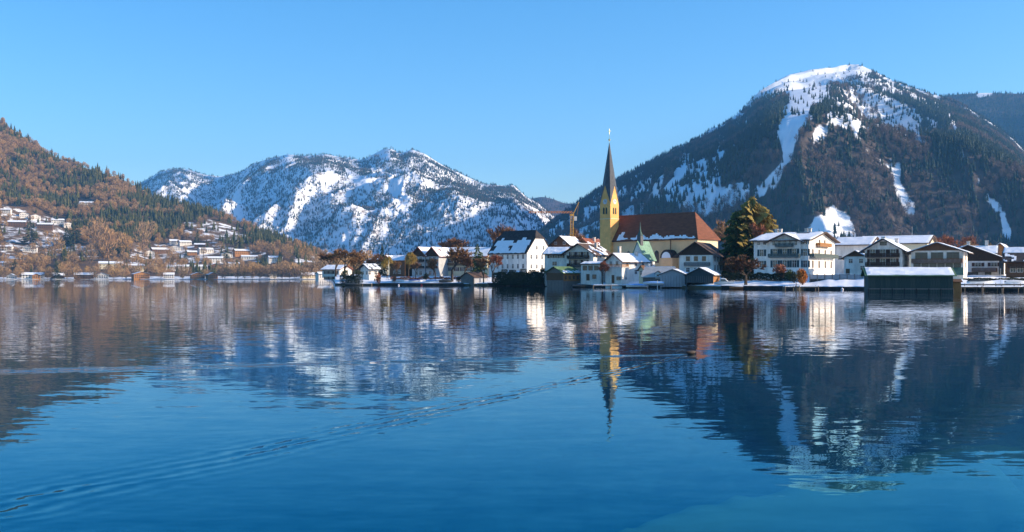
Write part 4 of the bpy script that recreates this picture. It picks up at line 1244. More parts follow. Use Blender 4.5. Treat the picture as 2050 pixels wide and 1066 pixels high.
ap = (-S/2, S/2, za); sp = MB(); o_ = 0.28
def out(p, k=o_):
    d = Vector((p[0] + S/2, p[1] - S/2, 0)); d = d.normalized() * k if d.length > 1e-6 else d
    return (p[0] + d.x, p[1] + d.y, p[2])
for i in range(4):
    c0 = out(cor[(i + 1) % 4], .2); m0, m1 = out(mid[i], .12), out(mid[(i + 1) % 4], .12)
    sp.add([c0, m1, ap, m0], [(0, 1, 2), (0, 2, 3)])
sp.build('spire', M_slate, ch)
fin = MB().tube((-S/2, S/2, za - .6), (-S/2, S/2, za + 2.6), 0.09, 0.06, 6).lathe([(0.02, -.42), (.34, -.2), (.42, 0), (.34, .2), (.02, .42)], 10, (-S/2, S/2, za + .5))
fin.build('finial', M_gold, ch)
MB().box(-S/2 - .07, -S/2 + .07, S/2 - .07, S/2 + .07, za + 2.6, za + 4.6).box(-S/2 - .62, -S/2 - .07, S/2 - .06, S/2 + .06, za + 3.6, za + 3.78).box(-S/2 + .07, -S/2 + .62, S/2 - .06, S/2 + .06, za + 3.6, za + 3.78).build('cross', M_gold, ch)
# clock faces and louvred belfry openings on the two visible sides
M_dial = mat('clock_dial', (0.55, 0.57, 0.58), 0.6, 0.05, 3)
M_louv = mat('green_louvres', (0.03, 0.055, 0.03), 0.8, 0.2, 3)
for (fx, fy, rz) in ((-S/2, 0, 0.0), (0, S/2, math.pi / 2)):
    cl = MB().lathe([(0.95, 0), (0.95, .12)], 24).build('clock', M_dial, ch)
    cl.rotation_euler = (math.pi / 2, 0, rz); dd = (math.sin(rz) * .0, -math.cos(rz) * .0)
    cl.location = (fx + math.sin(rz) * -.02, fy + math.cos(rz) * .02, hz(403.5))
    h_ = MB().box(-.05, .05, -.1, .75, .13, .17).box(-.1, .5, -.04, .04, .18, .2).build('clock_hand', M_black, cl)
    for k in (-0.62, 0.62):
        b = MB().prism([(-.36, 0), (.36, 0), (.36, 2.0), (.2, 2.3), (0, 2.42), (-.2, 2.3), (-.36, 2.0)], 'y', -.06, .02).build('belfry_opening', M_louv, ch, loc=(fx + k * math.cos(rz), fy + k * math.sin(rz), hz(428.5)), rz=rz)
        sl = MB()
        for q in range(7): sl.box(-.34, .34, -.12, -.06, .12 + .3 * q, .22 + .3 * q)
        sl.build('louvre', M_shutg, b)
    MB().box(-S/2 - .05, S/2 + .05, -.09, .02, -.12, .12).build('string_course', M_cream, ch, loc=(fx, fy, hz(438)), rz=rz)
# nave with hipped choir end
N0, N1, NY0, NY1, NR = -4.0, 36.5, 1.6, 14.2, 7.9
zn_e, zn_r = 16.7 - cz, 26.0 - cz
nave = MB().box(N0, N1, NY0, NY1, -1.5, zn_e).build('nave_wall', M_nave, ch)
ov = .75
rv = [(N0, NY0 - ov, zn_e - .35), (N1 + ov, NY0 - ov, zn_e - .35), (N1 + ov, NY1 + ov, zn_e - .35), (N0, NY1 + ov, zn_e - .35), (N0, NR, zn_r), (N1 - 5.2, NR, zn_r)]
vs_, ff = shell(rv, [(0, 1, 5, 4), (2, 3, 4, 5), (1, 2, 5)], .3)
M_navroof = mat('nave_tiles', (0.19, 0.066, 0.034), 0.85, 0.16, 0.5, bump=0.03, stretch=(1, 1, 3))
nroof = MB().add(vs_, ff).build('nave_roof', M_navroof, ch)
snow_sheet(nroof, (1.5, NY0 - ov + .1, zn_e - .33), (N1 + .3, NY0 - ov + .1, zn_e - .33), (N1 - 4.5, NR, zn_r), (1.5, NR, zn_r), 0.98, 0.3, lower=0.24, n1=50, n2=22)
MB().box(N0, N1 + ov + .1, NY0 - ov - .14, NY0 - ov - .01, zn_e - .62, zn_e - .38).build('gutter', M_black, nroof)
for xx in (13.2, 25.5): MB().box(xx - .09, xx + .09, NY0 - .22, NY0 + .02, -1, zn_e - .5).build('downpipe', M_bwood, nave)
for xx in (N1 - .35,): MB().box(xx - .5, xx + .36, NY0 - .05, NY0 + .02, -1, zn_e - .4).build('corner_strip', M_cream, nave)
MB().box(N1 - .02, N1 + .05, NY0, NY0 + 12.4, zn_e - 3.2, zn_e - .42).build('cornice', M_cream, nave)
for xx in (7.0, 19.5, 31.0):
    w_ = MB().prism([(-1.0, 0), (1.0, 0), (1.0, 3.2), (.7, 4.0), (0, 4.4), (-.7, 4.0), (-1.0, 3.2)], 'y', -.05, .02).build('nave_window', M_glass, nave, loc=(xx, NY0, 5.2 - .6))
    for q in range(4): MB().box(-1.0, 1.0, -.09, -.05, .6 + q * .95, .68 + q * .95).build('glazing_bar', M_black, w_)
# low round annex with snow in its arched roof
ax_, ay_ = 26.0, NY0 - 3.4
av = MB(); pts = []
for i in range(9):
    t_ = math.pi * i / 8; pts.append((2.6 * math.cos(t_), 2.9 * math.sin(t_)))
av.prism([(x_, max(0, z_)) for x_, z_ in pts], 'y', 0, 3.4)
anw = MB().box(ax_ - 2.5, ax_ + 2.5, ay_ + .1, NY0 - .02, -1, hz(517, 368)).build('annex_wall', M_nave, ch)
an = av.build('annex_roof', M_roofdark, ch, loc=(ax_, ay_, hz(517, 368)))
MB().prism([(1.9 * math.cos(math.pi * i / 8), 2.1 * math.sin(math.pi * i / 8)) for i in range(9)], 'y', -.12, -.02).build('annex_snow', M_snow, an)

# chapel with copper roof and needle turret in front of the nave
H = House('chapel', 'white chapel with pale green copper roof and dark needle turret before the church', 'chapel', 1264, 1290, 352, -42, px_r=1311)
H.walls(H.h(517), H.h(484), M_white, 'front').roof(M_copper, over=.5, og=.4, th=.15)
tx = (0, -H.d/2 + 1.3); zb = H.zr - .6
tt = MB().box(tx[0] - .75, tx[0] + .75, tx[1] - .75, tx[1] + .75, zb - 2.6, zb + 2.6).build('turret', M_slate, H.root)
MB().lathe([(1.05, 0), (.45, 1.3), (.25, 2.4), (.05, 4.6)], 8, (tx[0], tx[1], zb + 2.6)).build('turret_spire', mat('turret_copper', (0.06, 0.12, 0.10), .6, .2, 1), tt)
H.windows('r', [-2.2, 1.2], [H.h(533)], ww=.8, hh=1.5)

# ================================================================== VILLAGE HOUSES
def grid(a, b, n): return [a + (b - a) * (i + .5) / n for i in range(n)]

# big white farmhouse with half-hipped snowy dark roof
H = House('farmhouse', 'big white farmhouse with steep half-hipped dark roof striped with snow', 'house', 979, 1055, 425, -41, px_r=1104)
H.walls(H.h(506), H.h(463, 435), M_white, 'side')
# clip gable walls under the half hip: the roof below covers them
H.roof(M_roofdark, over=.7, og=.35, th=.3, snow={'f': (0.72, 0.66)}, hip=(.34, .34))
bpy.data.objects.remove(H.wall)
w_, d_, ze_, zr_ = H.w, H.d, H.ze, H.zr
zc_ = zr_ - .36 * (zr_ - ze_); q_ = d_/2 * .36
H.wall = MB().prism([(-d_/2, -1.2), (d_/2, -1.2), (d_/2, ze_), (q_, zc_), (-q_, zc_), (-d_/2, ze_)], 'x', -w_/2, w_/2).build('wall', M_white, H.root)
H.windows('f', grid(-w_/2 + .6, w_/2 - .6, 7), [H.h(519), H.h(538)], ww=.95, hh=1.75)
H.windows('r', grid(-d_/2 + 1, d_/2 - 1, 4), [H.h(519), H.h(538)], ww=.95, hh=1.6)
H.windows('r', grid(-d_/4, d_/4 + 1, 2), [H.h(500)], ww=.95, hh=1.5)
for xx in (-5, 0.5, 6): MB().box(xx - .06, xx + .06, -d_/2 - .1, -d_/2 + .02, ze_ * 0, ze_).build('downpipe', M_grey, H.wall)

# chalet with wing
H = House('chalet', 'white chalet with dark double balcony under its gable, left of the tower foot', 'house', 1130, 1188, 352, -30, px_r=1222)
H.walls(H.h(508), H.h(489), M_white, 'front').roof(M_roof, over=1.3, og=1.4, snow={'l': .85, 'r': (.6, .8)})
H.windows('f', grid(-H.w*.33, H.w*.33, 3), [H.h(515), H.h(531)], ww=1.1, hh=1.7, shut=M_shutb)
H.balcony('f', -H.w*.36, H.w*.36, H.h(518)); H.balcony('f', -H.w*.36, H.w*.42, H.h(534)); H.windows('r', grid(-H.d/2 + 1, H.d/2 - 1, 4), [H.h(516), H.h(532)], ww=.9, hh=1.3)
H.chimney(2, 2.2); H.chimney(-1, -2.6, 1.4)
H = House('chalet_wing', 'low white wing with brown window band and snowy roof beside the farmhouse', 'house', 1090, 1131, 358, -24, d=8)
H.walls(H.h(508), H.h(497, 362), M_white, 'side').roof(M_roof, over=1.0, og=.6, snow={'f': .97, 'b': 1})
H.band('f', -H.w*.35, H.w*.48, H.h(517), H.h(511), M_dwood, 'window_band'); H.windows('f', grid(-H.w*.3, H.w*.45, 3), [H.h(516.5)], ww=1.2, hh=.7, cross=False, off=.06)
H.window('f', 0, H.h(532), 1.6, 1.3); H.door('f', -H.w*.3, 0)
H = House('gabled_house', 'dark timber house with snowy roof behind the chalet, below the crane', 'house', 1104, 1138, 440, -28, d=14)
H.walls(H.h(489), H.h(474), M_bwood, 'front').roof(M_roofdark, over=1.2, og=1, snow={'l': .6, 'r': .95}); H.windows('f', [-2, 2], [H.h(490)], ww=1, hh=1.1)
H = House('gabled_house', 'red-brown roofed house behind the chalet, nearest the tower', 'house', 1152, 1182, 450, -30, d=16)
H.walls(H.h(492), H.h(478), M_bwood, 'front').roof(M_roofred, over=1.2, og=1, snow={'l': .5, 'r': (.7, .5)}); H.windows('f', [-2, 2], [H.h(493)], ww=1, hh=1.1); H.chimney(0, 1.5)

# boathouse with green roof
H = House('boathouse', 'brown boathouse with green roof and open side coloured as sunlit', 'boathouse', 1094, 1127, 344, -40, px_r=1161, base=0.0)
H.walls(H.h(546), H.h(535), M_gwood, 'front', 1.5).roof(M_greenroof, over=.8, og=.8, th=.16, snow={'r': (.7, .35)})
H.band('f', -H.w/2, H.w/2, 2.2, 4.6, M_bwood); H.band('r', -H.d/2 + .3, H.d/2 - .3, 1.9, 4.4, M_owood)  # lighter timber on the right: sunlight on that side put into its colour
for u in grid(-H.d/2 + .3, H.d/2 - .3, 4): H.window('r', u, 2.5, 1.0, 1.2, fm=M_owood, off=.06)
for u in grid(-H.w/2, H.w/2, 5): H.band('f', u - .07, u + .07, -.4, 2.2, M_gwood, 'door_board', .09)

# white lake houses below the church
H = House('lake_house', 'white house with snowy roof and lit side wall on the quay below the chapel', 'house', 1212, 1246, 337, -50, px_r=1297)
H.walls(H.h(524), H.h(509), M_white, 'front').roof(M_roof, over=.9, og=1.0, snow={'l': .45, 'r': .97})
H.windows('r', [-H.d*.32, H.d*.02, H.d*.3], [H.h(533), H.h(549)], ww=1.1, hh=1.3); H.windows('f', [-1.3, 1.5], [H.h(532)], ww=1.1, hh=1.3)
H.chimney(-2.5, -.8, 2.6, .8); H.chimney(3.0, 1.4, 1.4, .9)
H = House('terrace_annex', 'white flat-roofed annex with terrace rail in front of the lake house', 'house', 1212, 1245, 331, -38, px_r=1259)
H.walls(H.h(537), H.h(536), M_white, 'flat'); dk = MB().box(-H.w/2 - .15, H.w/2 + .15, -H.d/2 - .15, H.d/2 + .15, H.ze, H.ze + .18).build('roof', M_grey, H.root)
rl = MB(); z1 = H.ze + .19
for u in grid(-H.w/2, H.w/2, 12): rl.box(u - .1, u + .1, -H.d/2 - .05, -H.d/2 + .01, z1 + .1, z1 + .95)
for u in grid(-H.d/2, H.d/2, 9): rl.box(H.w/2 - .01, H.w/2 + .05, u - .12, u + .12, z1 + .1, z1 + .95)
rl.box(-H.w/2, H.w/2 + .05, -H.d/2 - .09, -H.d/2 + .03, z1 + .95, z1 + 1.05).build('railing', M_owood, H.root)
H.door('f', -.2, H.h(567.5), 1.0, 2.6); H.window('f', 1.9, H.h(561), 1.5, 1.0, fm=M_gwood); H.window('r', .3, H.h(560), .8, .8)
H = House('porch_house', 'small cream gabled porch against the lake house side wall', 'porch', 1279, 1289, 328, -45, px_r=1294)
H.walls(H.h(540), H.h(533), M_cream, 'front').roof(M_bwood, over=.5, og=.5, th=.15); H.windows('f', [-.1], [H.h(551)], ww=.8, hh=1.3)
H = House('quay_house', 'low white house with dark windows behind the small pollard tree', 'house', 1163, 1203, 343, -25, d=7)
H.walls(H.h(530), H.h(526, 347), M_white, 'side').roof(M_roof, over=.5, og=.4, snow={'f': .95, 'b': 1})
H.windows('f', grid(-H.w/2 + .4, H.w/2 - .6, 3), [H.h(541)], ww=1.3, hh=1.3, fm=M_dwood); H.window('f', 1.2, H.h(558), 1.2, 1.2, fm=M_shutg); H.door('f', -1.0, H.h(562))

# long shed and the two boathouses
H = House('long_shed', 'long low shed with grey roof behind the white boathouse', 'shed', 1287, 1345, 322, -17, d=9)
H.walls(H.h(554), H.h(536, 327), M_gwood, 'side').roof(M_grey, over=.6, og=.5, th=.16, snow={'b': 1})
hd = MB().prism([(-.8, 0), (.8, 0), (.8, 1.6), (0, 2.2), (-.8, 1.6)], 'y', -1.0, 1.0).build('dormer', M_white, H.root, loc=(0.2, -H.d/2 + .9, H.h(558)))
MB().box(-.35, .35, -1.05, -.98, .3, 1.2).build('window', M_glass, hd); vs_, ff = shell([(-1.05, -1.25, 1.55), (0, -1.25, 2.4), (1.05, -1.25, 1.55), (-1.05, 1.1, 1.55), (0, 1.1, 2.4), (1.05, 1.1, 1.55)], [(0, 1, 4, 3), (1, 2, 5, 4)], .1); MB().add(vs_, ff).build('dormer_roof', M_roofdark, hd)
def boathouse(label, pl, pc, pr, Y, a, py_e, py_r, wm, rm, snow, doors, d=None, open_=0.0, side=None):
    H = House('boathouse', label, 'boathouse', pl, pc, Y, a, px_r=pr, d=d, base=0.0)
    ze, zr = H.h(py_e), H.h(py_r); w, d = H.w, H.d; H.ze, H.zr, H.rt = ze, zr, 'front'
    mb = MB()
    zb = open_
    mb.prism([(-w/2, zb), (w/2, zb), (w/2, ze), (0, zr), (-w/2, ze)], 'y', -d/2, -d/2 + .15)
    mb.prism([(-w/2, -1), (w/2, -1), (w/2, ze), (0, zr), (-w/2, ze)], 'y', d/2 - .15, d/2)
    mb.box(-w/2, -w/2 + .15, -d/2 + .15, d/2 - .15, -1 if not open_ else zb * .3, ze)
    H.wall = mb.build('wall', wm, H.root)
    MB().box(w/2 - .15, w/2, -d/2 + .15, d/2 - .15, -1, ze).build('side_wall', side or wm, H.root)  # side: own boards where the wall's sunlight is put into the colour
    H.roof(rm, over=.6, og=.6, th=.15, snow=snow)
    for sx in (-1, 1): MB().box(sx*(w/2 - .15) - .15, sx*(w/2 - .15) + .15, -d/2 - .1, -d/2 + .19, -2.2, ze).build('post', wm, H.root)
    n = doors
    for i in range(n):
        u0 = -w/2 + .3 + (w - .6) * i / n; u1 = -w/2 + .3 + (w - .6) * (i + 1) / n - .08
        dr = MB().box(u0, u1, -d/2 - .08, -d/2 - .004, max(.05, zb), ze - .25).build('door', wm, H.root)
        for k in range(4): uu_ = u0 + (u1 - u0) * (k + .5) / 4; MB().box(uu_ - .04, uu_ + .04, -d/2 - .12, -d/2 - .08, max(.1, zb), ze - .3).build('batten', M_gwood, dr)
    return H
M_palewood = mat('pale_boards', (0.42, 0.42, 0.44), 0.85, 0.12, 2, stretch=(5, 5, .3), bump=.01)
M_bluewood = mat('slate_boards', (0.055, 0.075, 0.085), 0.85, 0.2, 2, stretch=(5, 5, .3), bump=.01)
boathouse('pale grey boarded boathouse with snowy gable roof beside the dark one', 1322, 1371, None, 310, -17, 550, 540.5, M_palewood, M_gwood, {'r': .95, 'l': .35}, 2, d=10, open_=.35)
boathouse('dark boathouse with open water gate, front coloured as shaded, timber side as sunlit', 1373, 1428, 1441, 303, -24, 551, 537.5, M_bluewood, M_gwood, {'l': .5, 'r': .97}, 3, open_=1.6, side=M_owood)  # shade of the front and sunlight of the side put into their board colours
boathouse('small weathered boathouse with grey gable left of the dark hedge', 923, 949, 976, 402, -42, 555, 546, M_gwood, M_roof, {'l': .35}, 2, side=M_palewood)  # paler side boards carry the sunlight on that wall in their colour

# chalet with broad dark gable
H = House('chalet', 'white chalet with broad dark timber gable behind the two lake boathouses', 'house', 1360, 1427, 330, -24, px_r=1452)
H.walls(H.h(509), H.h(486), M_white, 'front').roof(M_roof, over=1.6, og=1.6, snow={'l': .3})
H.cladding(H.h(511), M_dwood); H.windows('f', grid(-H.w*.36, H.w*.36, 3), [H.h(522.5)], ww=1.1, hh=1.3, fm=M_owood, shut=None)
H.balcony('f', -H.w*.34, H.w*.42, H.h(532), dep=1.0, m=M_gwood); H.windows('f', grid(-H.w*.36, H.w*.36, 3), [H.h(545)], ww=1.1, hh=1.3)
H.windows('r', grid(-H.d/2 + .8, H.d/2 - .8, 4), [H.h(523), H.h(541)], ww=.8, hh=1.5, fm=M_bwood); H.balcony('r', -1, H.d/2, H.h(530), m=M_bwood)

# ---- villa
H = House('villa', 'large pale villa with green shutters, central gable and snow-laden eaves', 'house', 1509, 1619, 308, -33, px_r=1671)
H.walls(H.h(482), H.h(466, 316), M_white, 'side').roof(M_roof, over=1.5, og=1.4, th=.25, snow={'f': (.98, .95), 'b': 1})
vw, vd = H.w, H.d; z1, z2, z3 = H.h(536), H.h(513), H.h(490)
gx0, gx1 = H.ux(1541), H.ux(1604); gw = gx1 - gx0; gc = (gx0 + gx1) / 2
gz, ge = H.h(470), H.h(484); yb = -vd/2 - .55
MB().prism([(gc - gw/2, -1.2), (gc + gw/2, -1.2), (gc + gw/2, ge), (gc, gz), (gc - gw/2, ge)], 'y', yb, -.5).build('gable_bay', M_white, H.root)
sl_ = (gz - ge) / (gw/2); oe = gw/2 + 1.4; zz = gz + .3
vs_, ff = shell([(gc - oe, yb - 1.5, zz - oe * sl_), (gc, yb - 1.5, zz), (gc + oe, yb - 1.5, zz - oe * sl_), (gc - oe, 0, zz - oe * sl_), (gc, 0, zz), (gc + oe, 0, zz - oe * sl_)], [(0, 1, 4, 3), (1, 2, 5, 4)], .25)
gr_ = MB().add(vs_, ff).build('bay_roof', M_roof, H.root)
snow_sheet(gr_, (gc + oe - .1, yb - 1.3, zz - oe * sl_), (gc + oe - .1, 0, zz - oe * sl_), (gc + .1, 0, zz), (gc + .1, yb - 1.3, zz), .95, .25, n1=10)
for u in (H.ux(1525),): H.windows('f', [u], [z1, z2], ww=1.2, hh=2.0, shut=M_shutg); H.windows('f', [u - .9, u + .9], [z3], ww=.8, hh=.8)
for u in (H.ux(1620 - 14),): H.windows('f', [u + .9], [z1, z2], ww=1.2, hh=2.0, shut=M_shutg); H.windows('f', [u + .2, u + 1.6], [z3], ww=.9, hh=.9, shut=None)
for u in grid(gx0 + .4, gx1 - .4, 3): H.windows('f', [u], [z1, z2], ww=1.25, hh=2.1, shut=M_shutg, off=.55)
for u in grid(gx0 + .6, gx1 - .6, 5): H.window('f', u, z3 - .2, .75, 1.15, off=.55)
M_gbal = mat('grey_green_balcony', (0.10, 0.13, 0.12), .8, .15, 2)
H.balcony('f', gx0 + .1, gx1 - .1, z2 - .35, 1.4, 1.0, M_gbal, off=.55); H.balcony('f', gc - 2.6, gc + 2.6, z3 - .65, 1.2, .95, M_gbal, off=.55)
H.windows('r', grid(-vd/2 + .8, vd/2 - .8, 4), [z1, z2], ww=.95, hh=1.9, fm=M_bwood); H.windows('r', grid(-vd/5, vd/5, 2), [z3], ww=.9, hh=1.5, fm=M_bwood)
H.balcony('r', -vd/2 + 1, vd/2 - 1, z2 - .35, 1.5, 1.0, M_gbal); H.balcony('r', -vd/5 - .8, vd/5 + .8, z3 - .35, 1.2, .9, M_owood)
for al in (-vw*.36, -vw*.28, vw*.2, vw*.27): H.chimney(al, .5, 1.2, .8)
for ux_ in (-vw/2 + .25, vw/2 - .25): H.band('f', ux_ - .22, ux_ + .22, 0, H.ze - .2, M_frame, 'corner_strip', .05)
H.band('f', -vw/2, vw/2, z2 - 1.25, z2 - 1.05, M_frame, 'string_course', .045)

# ---- right-hand row
H = House('hall', 'long plain white hall with snow-covered roof behind the villa', 'hall', 1668, 1742, 352, -30, d=18)
H.walls(H.h(491), H.h(476, 358), M_white, 'side').roof(M_roof, over=1, og=.8, snow={'f': 1.0, 'b': 1}); H.windows('f', grid(-H.w/2 + 1, H.w/2 - 1, 4), [H.h(520)], ww=1.2, hh=1.2)
H = House('gabled_house', 'small house with brown gable roof between villa and balconied chalet', 'house', 1690, 1734, 300, -24, d=9)
H.walls(H.h(516), H.h(504), M_white, 'front').roof(M_roof, over=1, og=1.1, snow={'r': .9}); H.cladding(H.h(514), M_bwood); H.windows('f', [-1.2, 1.6], [H.h(527)], ww=1.0, hh=1.1); H.window('f', 2.0, H.h(541), 1.1, 1.1); H.door('f', -2.0, 0.1)
H = House('chalet', 'white chalet with two rows of dark balconies, right of the villa', 'house', 1731, 1806, 286, -29, d=12.5)
H.walls(H.h(501), H.h(480), M_white, 'front').roof(M_roofdark, over=1.3, og=1.5, snow={'l': .95, 'r': .85})
for zz_ in (512, 530):
    H.balcony('f', -H.w*.46, H.w*.43, H.h(zz_ + 3), 1.3, 1.0, M_dwood)
    H.windows('f', grid(-H.w*.42, H.w*.4, 3), [H.h(zz_ + 2.5)], ww=1.3, hh=2.0, shut=M_shutb)
    H.windows('r', [-.6, 1.4], [H.h(zz_ + 10)], ww=.9, hh=1.4, shut=M_shutb)
H.window('f', 0, H.h(491), 1.6, .8, cross=False, fm=M_dwood); H.chimney(3, 2.0, 1.3); H.chimney(3.5, -1.6, 1.6, 1.0)
H = House('chalet', 'wide chalet with long brown balcony above a row of arched windows', 'house', 1824, 1929, 280, -28, d=12)
H.walls(H.h(505), H.h(488), M_white, 'front').roof(M_roof, over=1.5, og=1.6, snow={'l': .97, 'r': .9})
H.cladding(H.h(502), M_bwood); H.windows('f', grid(-H.w*.45, H.w*.45, 3), [H.h(519)], ww=2.9, hh=1.7, fm=M_gbal)
H.balcony('f', -H.w*.48, H.w*.48, H.h(526), 1.5, 1.0, M_bwood); H.windows('f', grid(-H.w*.46, H.w*.46, 6), [H.h(540)], ww=1.7, hh=1.6, fm=M_gbal)
H.windows('r', [-.4], [H.h(521), H.h(536)], ww=.9, hh=1.3, fm=M_owood)
aw = MB(); A0, A1 = H.ux(1905), H.ux(1931); ya = -H.d/2
vs_, ff = shell([(A0, ya - 2.6, H.h(551)), (A1, ya - 2.6, H.h(551)), (A1 - .4, ya - .05, H.h(536)), (A0 + .4, ya - .05, H.h(536))], [(0, 1, 2, 3)], .06)
M_awn = mat('green_awning', (0.10, 0.19, 0.14), .8, .15, 1.2); MB().add(vs_, ff).build('awning', M_awn, H.root)
H = House('chalet', 'dark chalet with long sloping snow-edged roof beside the snowy pier', 'house', 1868, 2010, 303, -26, d=14)
H.walls(H.h(519), H.h(493), M_white, 'front').roof(M_roof, over=1.4, og=1.4, snow={'l': .9, 'r': .95}); H.cladding(H.h(523), M_dwood)
H.windows('f', [H.ux(1958), H.ux(1990)], [H.h(534)], ww=1.5, hh=1.1, shut=M_shutb); H.balcony('f', H.ux(1946), H.ux(1996), H.h(544), 1.3, 1.0, M_bwood)
H.windows('f', [H.ux(1943), H.ux(1952), H.ux(1978)], [H.h(557)], ww=1.5, hh=1.6, fm=M_dwood); H.band('f', H.ux(2000), H.ux(2010), 0, H.h(521), M_bluewood, 'downpipe_panel')
H = House('dormered_hall', 'long snow-roofed building with a row of dormers behind the balconied chalets', 'hall', 1716, 1856, 420, -27, px_r=1874)
H.walls(H.h(489), H.h(472, 430), M_cream, 'side').roof(M_roof, over=1, og=1.2, snow={'f': 1.0, 'b': 1}, th=.3); H.windows('r', grid(-H.d/4, H.d/4, 2), [H.h(486)], ww=1.1, hh=1.6)
for u in grid(-H.w/2 + 2, H.w/2 - 3, 12):
    dm = MB().box(-.75, .75, -1.0, 1.2, 0, .95).build('dormer', M_roofdark, H.rf, loc=(u, -1.9, H.zr - 1.1))
    MB().box(-.95, .95, -1.25, 1.3, .97, 1.2).build('dormer_snow', M_snow, dm)
H = House('timber_house', 'honey-coloured timber gable house with snowy roof at the right edge', 'house', 1982, 2022, 370, -30, d=16)
H.walls(H.h(505), H.h(489), M_owood, 'front').roof(M_roof, over=1.2, og=1.2, snow={'l': .95, 'r': .97}); H.windows('f', grid(-2.5, 2.5, 2), [H.h(511)], ww=1.0, hh=1.2)
H = House('timber_house', 'honey-coloured timber house cut by the right picture edge, before the gabled one', 'house', 2012, 2070, 345, -30, d=12)
H.walls(H.h(510), H.h(497, 350), M_owood, 'side').roof(M_roof, over=1.2, og=1, snow={'f': .97, 'b': 1}); H.windows('f', grid(-6, 6, 4), [H.h(520)], ww=1.0, hh=1.2)
H = House('low_house', 'low house with pale snowy roof and chimneys behind the sloping roof chalet', 'house', 1925, 1994, 352, -26, d=14)
H.walls(H.h(508), H.h(494, 357), M_white, 'side').roof(M_roof, over=1, og=.8, snow={'f': .98, 'b': 1}); H.chimney(-3.5, -.3, 1.6, 1.0); H.chimney(2.2, -.2, 1.8, 1.0); H.windows('f', grid(-5, 5, 4), [H.h(518)], ww=1.0, hh=1.2)
H = House('dark_house', 'dark shaded house with veranda strip at the right picture edge behind the pier', 'house', 2014, 2085, 285, -26, d=12)
H.walls(H.h(523), H.h(508, 290), M_bwood, 'side').roof(M_roofdark, over=1.3, og=1, snow={'f': .45, 'b': .9}); H.windows('f', grid(-H.w*.4, H.w*.4, 4), [H.h(545)], ww=1.3, hh=1.4); H.balcony('f', -H.w*.45, H.w*.45, H.h(536), 1.2, .9, M_dwood)

# big lakeside boathouse
H = House('boathouse', 'long dark green boathouse with thick snow on its low roof standing in the water', 'boathouse', 1738, 1908, 224, -13, d=9, base=0.0)
H.walls(H.h(552), H.h(538.5, 231), M_greenwood, 'side', 2.0).roof(M_greenroof, over=.7, og=.7, th=.15, snow={'f': .99, 'b': 1})
n_b = 34
bd = MB().box(-.19, .19, -.09, -.01, -.8, 3.1).mesh('board', M_greenwood)
bd2 = MB().box(-.19, .19, -.09, -.01, -.8, 3.1).mesh('board', mat('worn_green_boards', (0.085, 0.105, 0.09), .85, .25, 2.5, stretch=(5, 5, .3)))
for i in range(n_b): link('board', bd2 if random.random() < .4 else bd, H.wall, (-H.w/2 + (i + .5) * H.w / n_b, -H.d/2 - random.uniform(0, .02), random.uniform(-.05, .05)))
for i in range(8): MB().tube((-H.w/2 + H.w * i / 7, -H.d/2 - .3, -2), (-H.w/2 + H.w * i / 7, -H.d/2 - .3, .75), .1, .1, 6).build('pile', M_black, H.root)
MB().box(-H.w/2 - .2, H.w/2 + .2, -H.d/2 - .22, -H.d/2 - .1, .55, .8).build('waterline_beam', M_gwood, H.root)
fr = MB().box(-.9, .9, -.8, .8, -1.5, 2.0).build('lean_to', M_owood, H.root, loc=(H.w/2 + .95, -2.2, .3)); vs_, ff = shell([(-1.2, -1.1, 1.9), (1.2, -1.1, 1.9), (1.2, 1.1, 2.5), (-1.2, 1.1, 2.5)], [(0, 1, 2, 3)], .1); MB().add(vs_, ff).build('lean_to_roof', M_bwood, fr)

# ---- left part of the village
H = House('gabled_house', 'steep dark gabled house with shaded front, leftmost of the joined pair by the bare tree', 'house', 825, 851, 452, -22, d=14)
H.walls(H.h(511), H.h(496), M_grey, 'front').roof(M_roofred, over=.9, og=1.2, snow={'l': .6, 'r': .95}); H.cladding(H.h(514), M_dwood)
for q in (524, 537): H.balcony('f', -H.w*.42, H.w*.42, H.h(q), 1.2, .9, M_dwood); H.windows('f', grid(-2, 2, 2), [H.h(q - 1)], ww=1.2, hh=1.6)
H.windows('f', grid(-2, 2, 2), [H.h(551)], ww=1.2, hh=1.6)
H = House('gabled_house', 'steep dark gabled house, the one joined to the long red-roofed wing', 'house', 853, 878, 450, -22, d=14)
H.walls(H.h(511), H.h(496), M_grey, 'front').roof(M_roofred, over=.9, og=1.2, snow={'l': .95, 'r': .8}); H.cladding(H.h(514), M_dwood)
for q in (524, 537): H.balcony('f', -H.w*.42, H.w*.42, H.h(q), 1.2, .9, M_dwood); H.windows('f', grid(-2, 2, 2), [H.h(q - 1)], ww=1.2, hh=1.6)
H.windows('f', grid(-2, 2, 2), [H.h(551)], ww=1.2, hh=1.6)
H = House('long_house', 'long house with red tiles showing under patchy snow behind the broad bare tree', 'house', 879, 975, 452, -22, d=13)
H.walls(H.h(513), H.h(497, 461), M_cream, 'side').roof(M_roofred, over=1.2, og=.8, snow={'f': (.9, 1.4), 'b': 1}); H.windows('f', grid(-H.w/2 + 1, H.w/2 - 1, 7), [H.h(526), H.h(543)], ww=1.1, hh=1.6, shut=M_shutb); H.balcony('f', -H.w*.4, H.w*.3, H.h(531), 1.2, .9, M_bwood)
H = House('village_house', 'brown house with flat-looking snowy roof right of the white flagpole', 'house', 780, 810, 455, -22, d=11)
H.walls(H.h(522), H.h(513, 460), M_bwood, 'side').roof(M_roofred, over=.9, og=.9, snow={'f': 1.0, 'b': 1}); H.windows('f', grid(-2.2, 2.2, 2), [H.h(535), H.h(548)], ww=1.2, hh=1.5)
H = House('village_house', 'blue-shaded house with dark eaves and bright lit corner on the point', 'house', 722, 739, 428, -48, px_r=757)
